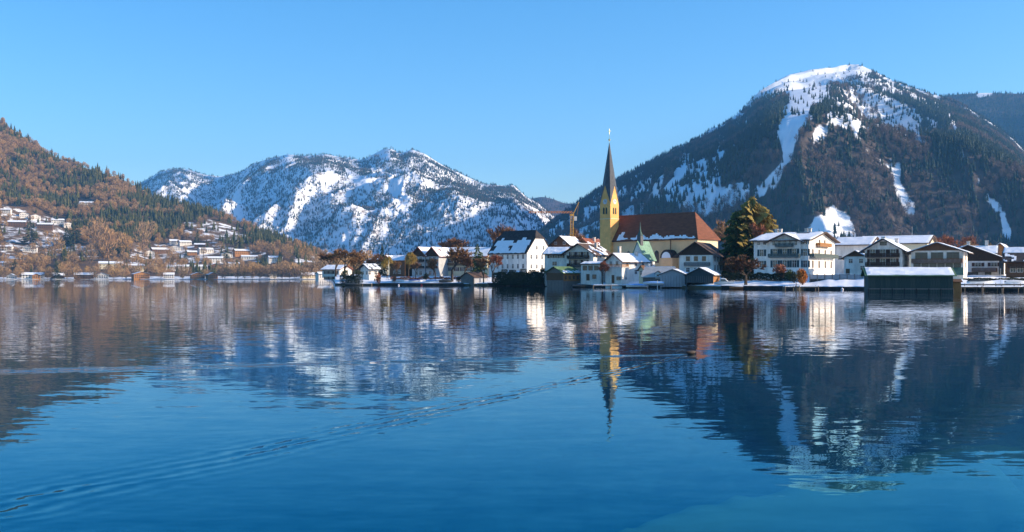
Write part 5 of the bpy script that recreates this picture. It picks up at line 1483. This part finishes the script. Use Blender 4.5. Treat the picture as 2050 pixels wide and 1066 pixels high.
H.walls(H.h(538), H.h(530), M_white, 'front').roof(M_roofdark, over=1.2, og=1.2, snow={'l': .85, 'r': .7}); H.windows('f', [-1.2, 1.4], [H.h(550)], ww=1, hh=1.3); H.windows('r', [-2, 1], [H.h(550)], ww=1, hh=1.3)
for (lab, pl, pc, Y_, a_, pe, pr_, wm, rm, rt) in (
    ('brown-roofed house behind the blue-shaded point house', 728, 764, 520, -26, 528, 519, M_cream, M_roof, 'side'),
    ('red-roofed house between thin conifer and brown snowy-roofed house', 762, 786, 540, -24, 524, 513, M_bwood, M_roofred, 'front'),
    ('small timber house between brown snowy-roofed house and gabled pair', 806, 828, 500, -25, 521, 511, M_bwood, M_roof, 'front'),
    ('low white house on the point beneath the broad bare tree', 645, 680, 500, -22, 540, 532, M_white, M_roofred, 'side'),
    ('brown-roofed house between green conifer and farmhouse', 948, 982, 500, -24, 514, 503, M_cream, M_roof, 'front')):
    H = House('village_house', lab, 'house', pl, pc, Y_, a_, d=11)
    H.walls(H.h(pe), H.h(pr_), wm, rt).roof(rm, over=1, og=1, snow=({'l': .8, 'r': .7} if rt == 'front' else {'f': .8, 'b': 1}))
    H.windows('f', grid(-H.w*.4, H.w*.4, 3), [H.h(pe + 9), H.h(pe + 20)], ww=1.1, hh=1.4, shut=M_shutb)
H = House('garden_shed', 'small shed with snow-covered roof inside the dark hedge', 'shed', 1013, 1041, 384, -15, d=5)
H.walls(H.h(549.5), H.h(544, 386), M_gwood, 'side').roof(M_gwood, over=.4, og=.3, th=.1, snow={'f': 1.0, 'b': 1}); H.door('f', 0, 0)
H = House('garden_shed', 'teal-walled shed under snow between hedge and green-roofed boathouse', 'shed', 1062, 1093, 368, -18, d=5)
H.walls(H.h(556), H.h(547, 371), M_bluewood, 'side').roof(M_gwood, over=.4, og=.3, th=.1, snow={'f': 1.0, 'b': 1}); H.window('f', 0, H.h(565), 1.0, .9)

# ================================================================== CRANE
YK = 455.0
kr = empty('tower_crane', ((1145 - CX) / F * YK, YK, ground_z((1145 - CX) / F * YK, YK)), 0.0)
tag(kr, 'yellow tower crane with long lattice jib standing behind the village roofs', 'crane')
M_crane = mat('crane_yellow', (0.85, 0.42, 0.06), .5, .12, 2)
kz = CZ + (HY - 431) / F * YK - kr.location.z
mb = MB(); hw = .62; seg = 18
for i in range(seg):
    z0, z1 = kz * i / seg, kz * (i + 1) / seg
    for a_, b_ in (((-hw, -hw), (hw, -hw)), ((hw, -hw), (hw, hw)), ((hw, hw), (-hw, hw)), ((-hw, hw), (-hw, -hw))):
        mb.tube((*a_, z0), (*a_, z1), .14, n=4); mb.tube((*a_, z0), (*b_, z1), .08, n=4); mb.tube((*a_, z1), (*b_, z1), .08, n=4)
mb.build('mast', M_crane, kr)
tp = MB()
for sx in (-1, 1): tp.tube((sx * hw, 0, kz), (.6, 0, kz + 1.4), .12, n=4)
tp.tube((.6, 0, kz + .3), (3.0, 0, kz + 5.6), .2, n=4).tube((3.0, 0, kz + 5.6), (2.2, 0, kz), .05, n=4)
tp.box(-.9, .9, -.9, .9, kz - .3, kz + .3).build('slewing_head', M_crane, kr)
jb = MB(); JL = 18.5
for i in range(16):
    x0, x1 = -JL * i / 16, -JL * (i + 1) / 16; zt = kz + 1.2
    for q in ((0, .4), (-.4, -.3), (.4, -.3)): jb.tube((x0, q[0], zt + q[1]), (x1, q[0], zt + q[1]), .11, n=4)
    jb.tube((x0, 0, zt + .5), (x1, -.5, zt - .4), .11, n=4).tube((x0, 0, zt + .5), (x1, .5, zt - .4), .11, n=4).tube((x0, -.5, zt - .4), (x1, 0, zt + .5), .11, n=4)
jo = jb.build('jib', mat('crane_rust', (0.55, 0.22, 0.08), .6, .2, 2), kr)
MB().tube((3.0, 0, kz + 5.6), (-JL * .7, 0, kz + 1.75), .035, n=4).tube((3.0, 0, kz + 5.6), (2.2, 0, kz - 14), .035, n=4).build('stay_cable', M_black, kr)
MB().box(.9, 2.1, -.6, .6, kz - 2.4, kz - .6).build('cab', M_white, kr)
MB().tube((-9, 0, kz + .8), (-9, 0, kz - 3), .03, n=4).box(-9.2, -8.8, -.15, .15, kz - 3.5, kz - 3).build('hook', M_black, kr)
MB().box(-2.2, 2.2, -2.2, 2.2, -1, .5).build('ballast', M_grey, kr)

# ================================================================== QUAY WALLS, SNOW BANKS
def quay(label, px0, px1, top, m=M_stone, off=0.5, name='quay_wall'):
    pxs = np.arange(px0, px1 + .1, 4.0); V, Fc = [], []
    pts = []
    for p in pxs:
        Y = float(shore(p)) - off; pts.append(((p - CX) / F * Y, Y))
    o = empty(name, (pts[0][0], pts[0][1], 0)); tag(o, label, 'quay wall')
    r = random.Random(int(px0)); ox, oy = pts[0]
    body = MB(); L = 0
    for (xa, ya), (xb, yb) in zip(pts[:-1], pts[1:]):
        body.add([(xa-ox, ya-oy, -1.5), (xb-ox, yb-oy, -1.5), (xb-ox, yb-oy, top), (xa-ox, ya-oy, top), (xa-ox, ya-oy+.9, -1.5), (xb-ox, yb-oy+.9, -1.5), (xb-ox, yb-oy+.9, top), (xa-ox, ya-oy+.9, top)],
                 [(0, 1, 2, 3), (3, 2, 6, 7), (4, 7, 6, 5)])
    b = body.build('core', m, o)
    # rough facing stones, uneven, one joined part
    st = MB()
    for (xa, ya), (xb, yb) in zip(pts[:-1], pts[1:]):
        for row in range(3):
            k = r.randint(1, 2)
            for q in range(k):
                f0, f1 = q / k, (q + 1) / k
                z0, z1 = -.35 + row * (top + .3) / 3, -.35 + (row + 1) * (top + .3) / 3 - .05
                pr = r.uniform(.06, .3)
                x0, y0 = xa + (xb - xa) * f0 - ox, ya + (yb - ya) * f0 - oy; x1, y1 = xa + (xb - xa) * f1 - ox, ya + (yb - ya) * f1 - oy
                st.box(x0 + .03, x1 - .03, min(y0, y1) - pr, max(y0, y1) + .1, z0, z1)
    s2 = st.build('facing_stones', m, o); s2['kind'] = 'stuff'
    return o
quay('dark stone quay wall under the snowy bank on the left point', 760, 930, .95)
quay('dark stone quay wall below the tall hedge', 976, 1092, 1.05)
quay('dark stone quay wall below the white lake houses', 1164, 1320, .6)
quay('dark stone quay wall below the villa lawn', 1444, 1592, .85)
quay('dark stone quay wall below the panelled fence', 1612, 1738, .75)

# fence of grey panels right of the copper beech hedge
fo = empty('panel_fence', ((1680 - CX) / F * 287, 287, ground_z((1680 - CX) / F * 287, 287)), R(-3)); tag(fo, 'grey panel fence on a low wall between beech hedge and green boathouse', 'fence')
zt_ = CZ + (HY - 549) / F * 287 - fo.location.z
x0, x1 = (1622 - 1680) / F * 287, (1740 - 1680) / F * 287
M_panel = mat('grey_panel', (0.30, 0.31, 0.33), .8, .12, 1.5)
for i in range(8):
    a_, b_ = x0 + (x1 - x0) * i / 8, x0 + (x1 - x0) * (i + 1) / 8
    MB().box(a_ + .12, b_ - .12, -.05, .05, .25, zt_ - random.uniform(.1, .3)).build('panel', M_panel, fo)
    MB().box(a_ - .1, a_ + .1, -.1, .1, -.6, zt_).build('post', M_gwood, fo)
MB().box(x0, x1, .12, .35, -.8, .35).build('footing', M_stone, fo)
snow_sheet(fo, (x0 + 3.5, -.12, zt_ + .01), (x0 + 12, -.12, zt_ + .01), (x0 + 12, .12, zt_ + .01), (x0 + 3.5, .12, zt_ + .01), 1, .1, n1=12, n2=3)

# ================================================================== DOCKS, BOATS, BUOYS, POLES
dock('dock', 'snowy dock on short posts before the white lake houses', 1186, 1259, 326, dep=2.4, ztop=.7)
dock('dock', 'small snowy jetty just left of the copper beech hedge', 1568, 1592, 268, dep=2.0, ztop=.75)
dock('dock', 'snowy jetty with pale posts in front of the copper beech hedge', 1596, 1637, 266, dep=2.4, ztop=.8)
dock('dock', 'long snow-covered pier at the right edge of the lake', 1917, 2046, 240, dep=2.6, ztop=.95)
dock('dock', 'wooden landing stage behind the long snowy pier', 1924, 2075, 252, dep=3.0, ztop=1.5, snow=.5)
dock('dock', 'narrow snowy jetty beside the dark hedge on the left point', 725, 745, 408, dep=1.6, ztop=.7)
dock('dock', 'sunlit snowy landing beside the small weathered boathouse', 955, 978, 392, dep=3.0, ztop=.9)
dock('dock', 'long low snowy jetty running out from the far left shore', 560, 600, 1560, dep=4.0, ztop=1.0, npost=6)

M_blue = mat('blue_tarpaulin', (0.20, 0.42, 0.78), .6, .12, 1.5); M_darkt = mat('dark_tarpaulin', (0.025, 0.035, 0.04), .7, .2, 1.5); M_whull = mat('white_hull', (.75, .74, .72), .4, .05, 1)
M_purp = mat('violet_tarpaulin', (.16, .16, .38), .6, .1, 1.5); M_ohull = mat('orange_hull', (.52, .17, .06), .5, .1, 1)
boat('motor_boat', 'moored boat under a blue tarpaulin beside the dock, left of its twin', 1275, 313, 6.6, 158, M_whull, M_blue, z=.25)
boat('motor_boat', 'moored boat under a blue tarpaulin against the pale boathouse', 1308, 309, 6.0, 172, M_whull, M_blue, z=1.0)
boat('motor_boat', 'dark covered boat moored between green-roofed boathouse and dock', 1165, 333, 6.2, 5, M_darkt, M_darkt, W=2.4)
boat('cabin_boat', 'white cabin boat laid up in snow beside the dark boathouse', 1450, 299, 5.6, -20, M_whull, None, z=1.3, cabin=True)
boat('rowing_boat', 'small rowing boat with orange hull below the villa quay', 1474, 282, 3.6, 170, M_ohull, M_whull, z=.15)
boat('rowing_boat', 'upturned-looking violet covered boat on the left point bank', 832, 417, 5.5, 10, M_whull, M_purp, z=1.4)
boat('motor_boat', 'blue covered boat on the left point bank below the gabled pair', 868, 414, 6.0, -12, M_whull, M_blue, z=1.3, snow=True)
boat('rowing_boat', 'dark rowing boat moored at the tip of the left point', 707, 409, 6.0, 8, M_darkt, M_darkt)

quay('low dark stone quay wall behind the snowy pier at the right edge', 1916, 2090, .9)
boat('motor_boat', 'boat under a dark cover on the bank behind the snowy pier', 1962, 262, 6.0, 4, M_whull, M_darkt, z=1.6)
boat('rowing_boat', 'white covered rowing boat on the bank at the right picture edge', 2032, 258, 4.6, -8, M_whull, M_whull, z=1.5)
boat('rowing_boat', 'dark covered rowing boat on the left point bank beside the broad bare tree', 892, 411, 5.0, 14, M_darkt, M_darkt, z=1.3)
boat('rowing_boat', 'white rowing boat on the left point bank right of the flagpole', 797, 417, 5.0, -6, M_whull, M_whull, z=1.4)
M_buoyr = mat('red_buoy', (.6, .03, .03), .4, .05, 2); M_buoyw = mat('white_buoy', (.8, .72, .75), .4, .05, 2)
def buoy(label, px, Y, m):
    o = MB().lathe([(.03, -.3), (.28, -.2), (.36, 0), (.3, .22), (.1, .36), (.06, .5)], 12).build('buoy', m, None, True, loc=((px - CX) / F * Y, Y, .12))
    tag(o, label, 'buoy', 'mooring buoys')
buoy('red mooring buoy off the left point', 844, 396, M_buoyr); buoy('pale mooring buoy left of the red one', 798, 400, M_buoyw); buoy('white mooring buoy off the panelled fence bank', 1686, 264, M_buoyw)

def pole(label, px, py0, py1, Y, m, r=.07):
    z0, z1 = CZ + (HY - py0) / F * Y, CZ + (HY - py1) / F * Y
    o = empty('flagpole', ((px - CX) / F * Y, Y, z0)); tag(o, label, 'pole', 'poles')
    MB().tube((0, 0, -.5), (0, 0, z1 - z0), r, r * .6, 8).build('shaft', m, o)
    MB().lathe([(.02, -.12), (.12, 0), (.02, .12)], 8, (0, 0, z1 - z0 + .1)).build('knob', m, o)
pole('tall white flagpole on the left point', 778, 559, 523, 416, M_frame); pole('thin pole beside the brown snowy-roofed house', 811, 558, 512, 430, M_owood, .06); pole('thin radio mast rising above the dormered hall', 1826, 474, 455, 425, M_frame, .06)
pole('pale mooring pole between boathouse and blue-covered boats', 1316, 577, 563, 306, M_frame, .12); pole('pale flagpole on the landing stage at the right edge', 2003, 570, 540, 255, M_frame, .06); pole('dark mooring pole beside the copper beech jetty', 1594, 582, 562, 262, M_black, .1)

# duck swimming on the lake
dx, dy = (1384 - CX) / F * 42.9, 42.9
dk = empty('duck', (dx, dy, 0), R(20)); tag(dk, 'small dark duck swimming at the point of the wake', 'duck')
v, f = [], []; nseg = 10
prof_ = [(-.26, .01, .09), (-.2, .05, .075), (-.1, .095, .06), (.02, .11, .06), (.12, .09, .07), (.17, .05, .10), (.185, .042, .16), (.195, .04, .21), (.22, .05, .245), (.26, .043, .25), (.29, .02, .24)]
for (x_, r_, z_) in prof_:
    for i in range(nseg): t_ = 2 * math.pi * i / nseg; v.append((x_, r_ * math.cos(t_), z_ + r_ * .8 * math.sin(t_)))
for k in range(len(prof_) - 1):
    for i in range(nseg): j = (i + 1) % nseg; f.append((k*nseg+i, k*nseg+j, (k+1)*nseg+j, (k+1)*nseg+i))
f += [tuple(range(nseg))[::-1], tuple(range((len(prof_)-1)*nseg, len(prof_)*nseg))]
M_duck = mat('duck_plumage', (.09, .065, .05), .7, .3, 14)
MB().add(v, f).build('body', M_duck, dk, True)
MB().prism([(.285, .225), (.35, .215), (.35, .235), (.285, .25)], 'y', -.018, .018).build('bill', M_ohull, dk)

# ================================================================== VILLAGE TREES
M_olive = leaf_mat('olive_needles', [(0.25, 0.185, 0.05), (0.26, 0.19, 0.05)])
tree_px('bare_tree', 'broad copper-brown bare tree at the tip of the left point', 'tree', 690, 494, 62, 445, bare_mesh(3, M_bare, 12, .6))
tree_px('bare_tree', 'smaller bare tree left of the broad one, behind the low white house', 'tree', 657, 503, 48, 620, bare_mesh(4, M_bare, 12, .6), base=4)
tree_px('conifer', 'thin dark conifer rising beside the brown snowy-roofed house', 'tree', 766, 485, 22, 470, conifer_mesh(5, M_leafd))
tree_px('bare_tree', 'slender bare tree between point house and flagpole', 'tree', 752, 506, 34, 460, bare_mesh(6, M_bare, 10, .5))
tree_px('willow', 'yellow weeping willow left of the gabled pair', 'tree', 818, 503, 26, 440, bare_mesh(7, M_will, 12, .45, 4, .08, .55))
tree_px('willow', 'yellow weeping willow beside the thin dark conifer', 'tree', 775, 512, 20, 436, bare_mesh(8, M_will, 12, .45, 4, .08, .55))
tree_px('bare_tree', 'broad bare tree in front of the long red-roofed house', 'tree', 905, 488, 62, 414, bare_mesh(9, M_bare, 9, .62))
tree_px('conifer', 'bright green conifer right of the broad bare tree', 'tree', 956, 486, 34, 424, conifer_mesh(10, M_leafg, shape=.7))
tree_px('bare_tree', 'rusty bare tree before the farmhouse corner', 'tree', 986, 508, 40, 404, bare_mesh(11, M_rust, 12, .5))
tree_px('bare_tree', 'tall bare tree rising behind the farmhouse roof', 'tree', 1003, 443, 60, 500, bare_mesh(12, M_bare, 8, .55))
tree_px('bare_tree', 'low bare tree above the long red-roofed house', 'tree', 905, 472, 60, 520, bare_mesh(13, M_bare, 9, .6))
tree_px('bare_tree', 'bare tree behind the chalet roof right of the crane mast', 'tree', 1166, 452, 46, 520, bare_mesh(14, M_bare, 10, .6))
for i, (p_, t_, w_, Y_) in enumerate(((672, 500, 44, 470), (708, 505, 40, 438), (735, 512, 34, 470), (790, 520, 22, 420), (832, 522, 24, 418), (872, 515, 30, 416), (930, 508, 34, 412), (968, 512, 30, 398))):
    tree_px('bare_tree', '%s of the eight slim bare trees standing along the left point bank' % ['leftmost', 'second from left', 'third from left', 'fourth from left', 'fifth from left', 'sixth from left', 'seventh from left', 'rightmost'][i], 'tree', p_, t_, w_, Y_, bare_mesh((3, 6, 9, 13)[i % 4], M_bare, 9 if i % 4 == 2 or i % 4 == 3 else (12, 10)[i % 2], (.6, .5, .62, .6)[i % 4]), group='slim bare trees on the left point')
tree_px('pollard_tree', 'small pollard tree with brown crown before the white quay houses', 'tree', 1206, 519, 38, 334, bare_mesh(15, M_rust, 16, .75, 4, .05))
tree_px('conifer', 'huge dark evergreen towering left of the villa', 'tree', 1506, 394, 112, 345, conifer_mesh(16, M_olive, 30, 34, .42, .04))
tree_px('conifer', 'dark evergreen at the chalet side of the towering one', 'tree', 1476, 418, 62, 342, conifer_mesh(17, M_leafg, 22, 20, .5, .04))
tree_px('bare_tree', 'rusty bare tree in front of the towering evergreen', 'tree', 1516, 440, 58, 330, bare_mesh(18, M_rust, 8, .5))
tree_px('round_tree', 'low spreading bare tree on the snowy bank before the villa', 'tree', 1493, 507, 74, 291, bare_mesh(19, M_bare, 14, .78, 4, .05))
for i, (p_, t_, w_, Y_) in enumerate(((1424, 448, 46, 560), (1446, 436, 50, 600), (1460, 452, 40, 540))):
    tree_px('bare_tree', ['bare tree right behind the church choir', 'tallest of the bare trees between choir and evergreen', 'bare tree close to the towering evergreen'][i], 'tree', p_, t_, w_, Y_, bare_mesh(20 + i, M_bare, 9, .55))
for i, (p_, t_, w_, Y_) in enumerate(((1884, 470, 40, 520), (1905, 464, 44, 540), (1928, 468, 40, 520), (1952, 474, 36, 500))):
    tree_px('bare_tree', '%s of the four bare trees behind the roofs at the right' % ['leftmost', 'second from the left', 'third from the left', 'rightmost'][i], 'tree', p_, t_, w_, Y_, bare_mesh(24 + i % 2, M_rust, 10, .55))
def bush_px(name, label, px, top, w, Y, leaf, seed, n=700, size=.05, base=None):
    return tree_px(name, label, 'bush', px, top, w, Y, bush_mesh(seed, leaf, n, size), base=base)
bush_px('bush', 'brown bush on the left point beside the flagpole foot', 790, 552, 12, 415, M_rust, 37)
bush_px('bush', 'dark green bush on the left point below the gabled pair', 853, 545, 16, 420, M_hedge, 38)
bush_px('bush', 'dark bush between broad bare tree and small weathered boathouse', 918, 552, 16, 409, M_hedge, 39)
bush_px('bush', 'round pinkish-red bush on the left point', 757, 545, 20, 412, M_rust, 31)
bush_px('bush', 'rusty clipped bush in front of the villa bay', 1562, 526, 44, 297, M_rust, 32)
bush_px('bush', 'olive bush right of the rusty one before the villa', 1581, 537, 24, 292, M_leafg, 33)
bush_px('bush', 'dark evergreen bush left of the copper beech hedge', 1590, 541, 20, 287, M_hedge, 34)
bush_px('bush', 'dark evergreen bush beside the farmhouse gable', 1088, 532, 18, 390, M_hedge, 35)
tree_px('beech_hedge', 'bright orange copper beech hedge on the bank, clipped to a rounded block', 'hedge', 1607, 536, 30, 281, bush_mesh(36, M_beech, 3200, .045, 1.6, 12))
hedge('hedge', 'tall dark clipped hedge along the quay left of the boathouse', 992, 1091, 390, 360, 549, M_hedge, 2.6, rag=.22)
hedge('hedge', 'dark hedge on the tip of the left point', 683, 724, 416, 414, 550, M_hedge, 3.0, rag=.25)
hedge('hedge', 'low dark hedge behind the landing stage at the right edge', 1928, 2075, 274, 268, 558, M_hedge, 1.2, rag=.15)
hedge('hedge', 'low brown hedge behind the boats on the left point', 782, 930, 428, 424, 556, M_rust, 1.2, rag=.25)
hedge('hedge', 'long dark hedge at the head of the villa lawn', 1446, 1594, 309, 292, 549, M_hedge, 1.6)
hedge('hedge', 'dark hedge beside the chalet below the evergreen', 1456, 1500, 322, 316, 538, M_hedge, 1.6)

# ================================================================== FAR SHORE HOUSES (left)
ORD = ['first', 'second', 'third', 'fourth', 'fifth', 'sixth', 'seventh', 'eighth', 'ninth', 'tenth', 'eleventh', 'twelfth', 'thirteenth', 'fourteenth', 'fifteenth', 'sixteenth']
ROWS = {
 'along the far shore': [(22, 552, 20, 6, 'w', 'f'), (66, 552, 46, 8, 'w', 's'), (73, 558, 20, 7, 'o', 'f'), (118, 550, 24, 6, 'b', 's'), (168, 552, 40, 8, 'b', 's'), (205, 551, 26, 7, 'w', 'f'), (284, 553, 40, 9, 'o', 'f'), (338, 551, 22, 8, 'w', 's'), (397, 553, 34, 8, 'o', 'f'), (427, 553, 24, 8, 'o', 'f'), (547, 550, 14, 8, 'w', 'f'), (622, 549, 34, 7, 'r', 's'), (655, 550, 34, 9, 'w', 's')],
 'in the lowest hillside row': [(12, 536, 26, 9, 'w', 's'), (222, 540, 50, 12, 'y', 's'), (272, 542, 42, 10, 'y', 's'), (308, 538, 22, 8, 'w', 'f'), (374, 541, 84, 7, 'w', 's'), (432, 540, 26, 8, 'b', 'f'), (612, 535, 40, 9, 'w', 's'), (648, 538, 22, 9, 'w', 'f'), (470, 536, 22, 7, 'w', 's')],
 'on the middle slope': [(12, 502, 28, 8, 'w', 's'), (60, 505, 30, 9, 'w', 'f'), (322, 507, 34, 7, 'b', 's'), (352, 502, 22, 7, 'w', 'f'), (385, 511, 24, 6, 'o', 's'), (414, 507, 28, 7, 'w', 's'), (428, 526, 38, 9, 'w', 's'), (486, 510, 38, 8, 'o', 's'), (500, 520, 34, 6, 'w', 's'), (552, 524, 28, 8, 'w', 's'), (455, 516, 22, 7, 'w', 'f'), (300, 512, 20, 7, 'w', 'f')],
 'on the upper slope': [(10, 427, 26, 7, 'w', 's'), (34, 454, 38, 9, 'b', 's'), (48, 436, 18, 8, 'w', 'f'), (90, 459, 32, 9, 'b', 's'), (116, 448, 26, 7, 'w', 's'), (173, 413, 28, 7, 'w', 's'), (350, 489, 20, 6, 'w', 's'), (372, 491, 24, 6, 'w', 's'), (400, 496, 22, 6, 'b', 's'), (138, 456, 20, 7, 'w', 'f'), (72, 440, 20, 7, 'w', 'f')]}
CM = {'w': (M_white, 'white'), 'o': (M_owood, 'honey-brown timber'), 'b': (M_bwood, 'brown timber'), 'y': (M_cream, 'cream'), 'r': (M_cream, 'cream')}
TAKEN = []
for row, lst in ROWS.items():
    lst = sorted(lst)
    for i, (p_, q_, wp, hp_, cm, rt) in enumerate(lst):
        if q_ > 548: Y_ = float(shore(p_)) + (10 if q_ < 555 else 3) + (552 - min(q_, 552)) * 6; b_ = ground_z((p_ - CX) / F * Y_, Y_)
        else:
            P_ = hill.place(p_, q_); Y_ = P_.y; b_ = max(P_.z, ground_z(P_.x, P_.y))
        m_, word = CM[cm]
        aa = 10 + (i * 37 % 28); dd = 11.0 + (i * 13 % 5)
        sidepx = F / Y_ * dd * max(.05, (math.sin(R(-aa)) - (p_ - CX) / F * math.cos(R(aa)))) 
        wp = wp * .8 if cm == 'o' else wp
        H = House('hillside_house', '%s house with snowy roof, %s from the left %s' % (word, ORD[i], row), 'house', p_ - wp / 2, max(p_ - wp / 2 + 8, p_ + wp / 2 - sidepx * .6), Y_, aa, d=dd, base=b_, group='houses on the far shore')
        he_ = hp_ * Y_ / F; H.walls(he_, he_ + (min(H.w, 16) * .22 if rt == 'f' else dd * .24), m_, 'front' if rt == 'f' else 'side', 5.0)
        H.roof(M_roofred if cm == 'r' else M_roof, over=1.3, og=1.2, th=.3, snow=({'l': .97, 'r': .97} if rt == 'f' else {'f': .98, 'b': .98}))
        nw = max(2, min(7, int(H.w / 3.2)))
        zs_ = [he_ * .2, he_ * .62] if he_ > 5 else [he_ * .35]
        H.windows('f', grid(-H.w/2 + .8, H.w/2 - .8, nw), zs_, ww=1.3, hh=min(1.6, he_ * .3), cross=False, fm=M_dwood)
        H.windows('r', [-dd/4, dd/4], zs_[:1], ww=1.2, hh=1.4, cross=False, fm=M_dwood)
        TAKEN.append((p_, q_, wp))

# single trees one can pick out on the far shore
def far_bare_mesh(seed):
    r = random.Random(seed); t, c = MB(), MB()
    t.tube((0, 0, -.05), (0, 0, .6), .012, .006, 5)
    for i in range(9): a = r.uniform(0, 6.28); t.tube((0, 0, .2 + .045 * i), (.3 * math.cos(a), .3 * math.sin(a), .5 + .05 * i), .008, .003, 4)
    for i in range(520):
        while True:
            p = Vector((r.uniform(-1, 1), r.uniform(-1, 1), r.uniform(-1, 1)))
            if p.length < 1: break
        q = Vector((p.x * .48, p.y * .48, .52 + p.z * .47))
        k = .55 + .45 * min(1, max(0, (q.z - .15) / .3)); q.x *= k; q.y *= k
        d = (Vector((q.x, q.y, q.z - .25)).normalized() + Vector((r.uniform(-.5, .5), r.uniform(-.5, .5), r.uniform(-.1, .6)))).normalized()
        sd = d.cross(Vector((r.uniform(-1, 1), r.uniform(-1, 1), r.uniform(-1, 1)))).normalized() * r.uniform(.008, .017); L = r.uniform(.04, .085)
        c.add([q - d * L - sd, q - d * L + sd, q + d * L], [(0, 1, 2)])
    return t.mesh('trunk', M_bark), c.mesh('crown', M_twig)
far_bare = [far_bare_mesh(50 + i) for i in range(4)]
far_con = [conifer_mesh(60 + i, M_needle_hill, 14, 10, .8) for i in range(3)]
FT = {'dark conifer': [(60, 489, 434, 32), (150, 487, 440, 32), (133, 492, 452, 26), (128, 540, 500, 20), (113, 552, 512, 18), (30, 545, 517, 26), (525, 545, 510, 22), (452, 521, 492, 20), (395, 488, 458, 14), (478, 498, 462, 20), (372, 520, 500, 12)],
      'copper-brown bare tree': [(110, 520, 465, 42), (195, 500, 428, 46), (215, 524, 455, 46), (250, 515, 465, 34), (285, 510, 440, 40), (180, 532, 487, 34), (45, 538, 503, 34), (85, 540, 507, 34), (20, 540, 515, 26), (145, 535, 500, 28), (240, 548, 517, 26),
          (310, 548, 512, 28), (345, 532, 500, 30), (360, 548, 525, 26), (450, 550, 520, 34), (475, 552, 518, 40), (505, 552, 514, 40), (535, 550, 520, 34), (565, 550, 512, 42), (590, 550, 516, 34), (640, 548, 508, 34), (575, 520, 488, 34), (520, 505, 478, 30), (545, 512, 484, 30), (610, 520, 492, 34), (300, 475, 440, 34), (440, 505, 482, 24), (340, 515, 492, 20), (460, 548, 525, 26), (412, 552, 530, 20), (190, 550, 522, 26), (100, 551, 525, 24), (605, 550, 522, 30), (630, 540, 505, 36), (660, 545, 508, 34), (490, 551, 524, 28), (520, 551, 522, 30), (550, 551, 524, 30), (8, 556, 528, 26), (38, 556, 532, 24), (95, 557, 534, 26), (134, 557, 533, 24), (152, 556, 530, 26), (228, 557, 532, 26), (252, 557, 536, 20), (322, 557, 534, 24), (365, 556, 530, 26), (445, 557, 533, 24), (580, 556, 528, 28), (615, 556, 532, 24), (638, 557, 534, 22)]}
for word, lst in FT.items():
    for band, lo, hi in (('by the waterline of the far shore', 544, 999), ('among the lower houses of the far shore', 505, 544), ('on the slope above the far houses', 0, 505)):
        sub = sorted(t_ for t_ in lst if lo <= t_[1] < hi)
        for i, (p_, q_, top_, wp) in enumerate(sub):
            if q_ > 548: Y_ = float(shore(p_)) + 5; b_ = ground_z((p_ - CX) / F * Y_, Y_); x_ = (p_ - CX) / F * Y_
            else: P_ = hill.place(p_, q_); Y_, x_ = P_.y, P_.x; b_ = max(P_.z, ground_z(P_.x, P_.y))
            h_ = (q_ - top_) * Y_ / F
            nth = ORD[i] if i < 16 else '%dth' % (i + 1)
            tree('conifer' if 'con' in word else 'bare_tree', '%s, %s from the left %s' % (word, nth, band), 'tree', (x_, Y_, b_ - .3), h_, wp * Y_ / F, (far_con if 'con' in word else far_bare)[i % (3 if 'con' in word else 4)], 'single trees on the far shore')
add_haze(5.6e-5, (0.16, 0.50, 1.0))
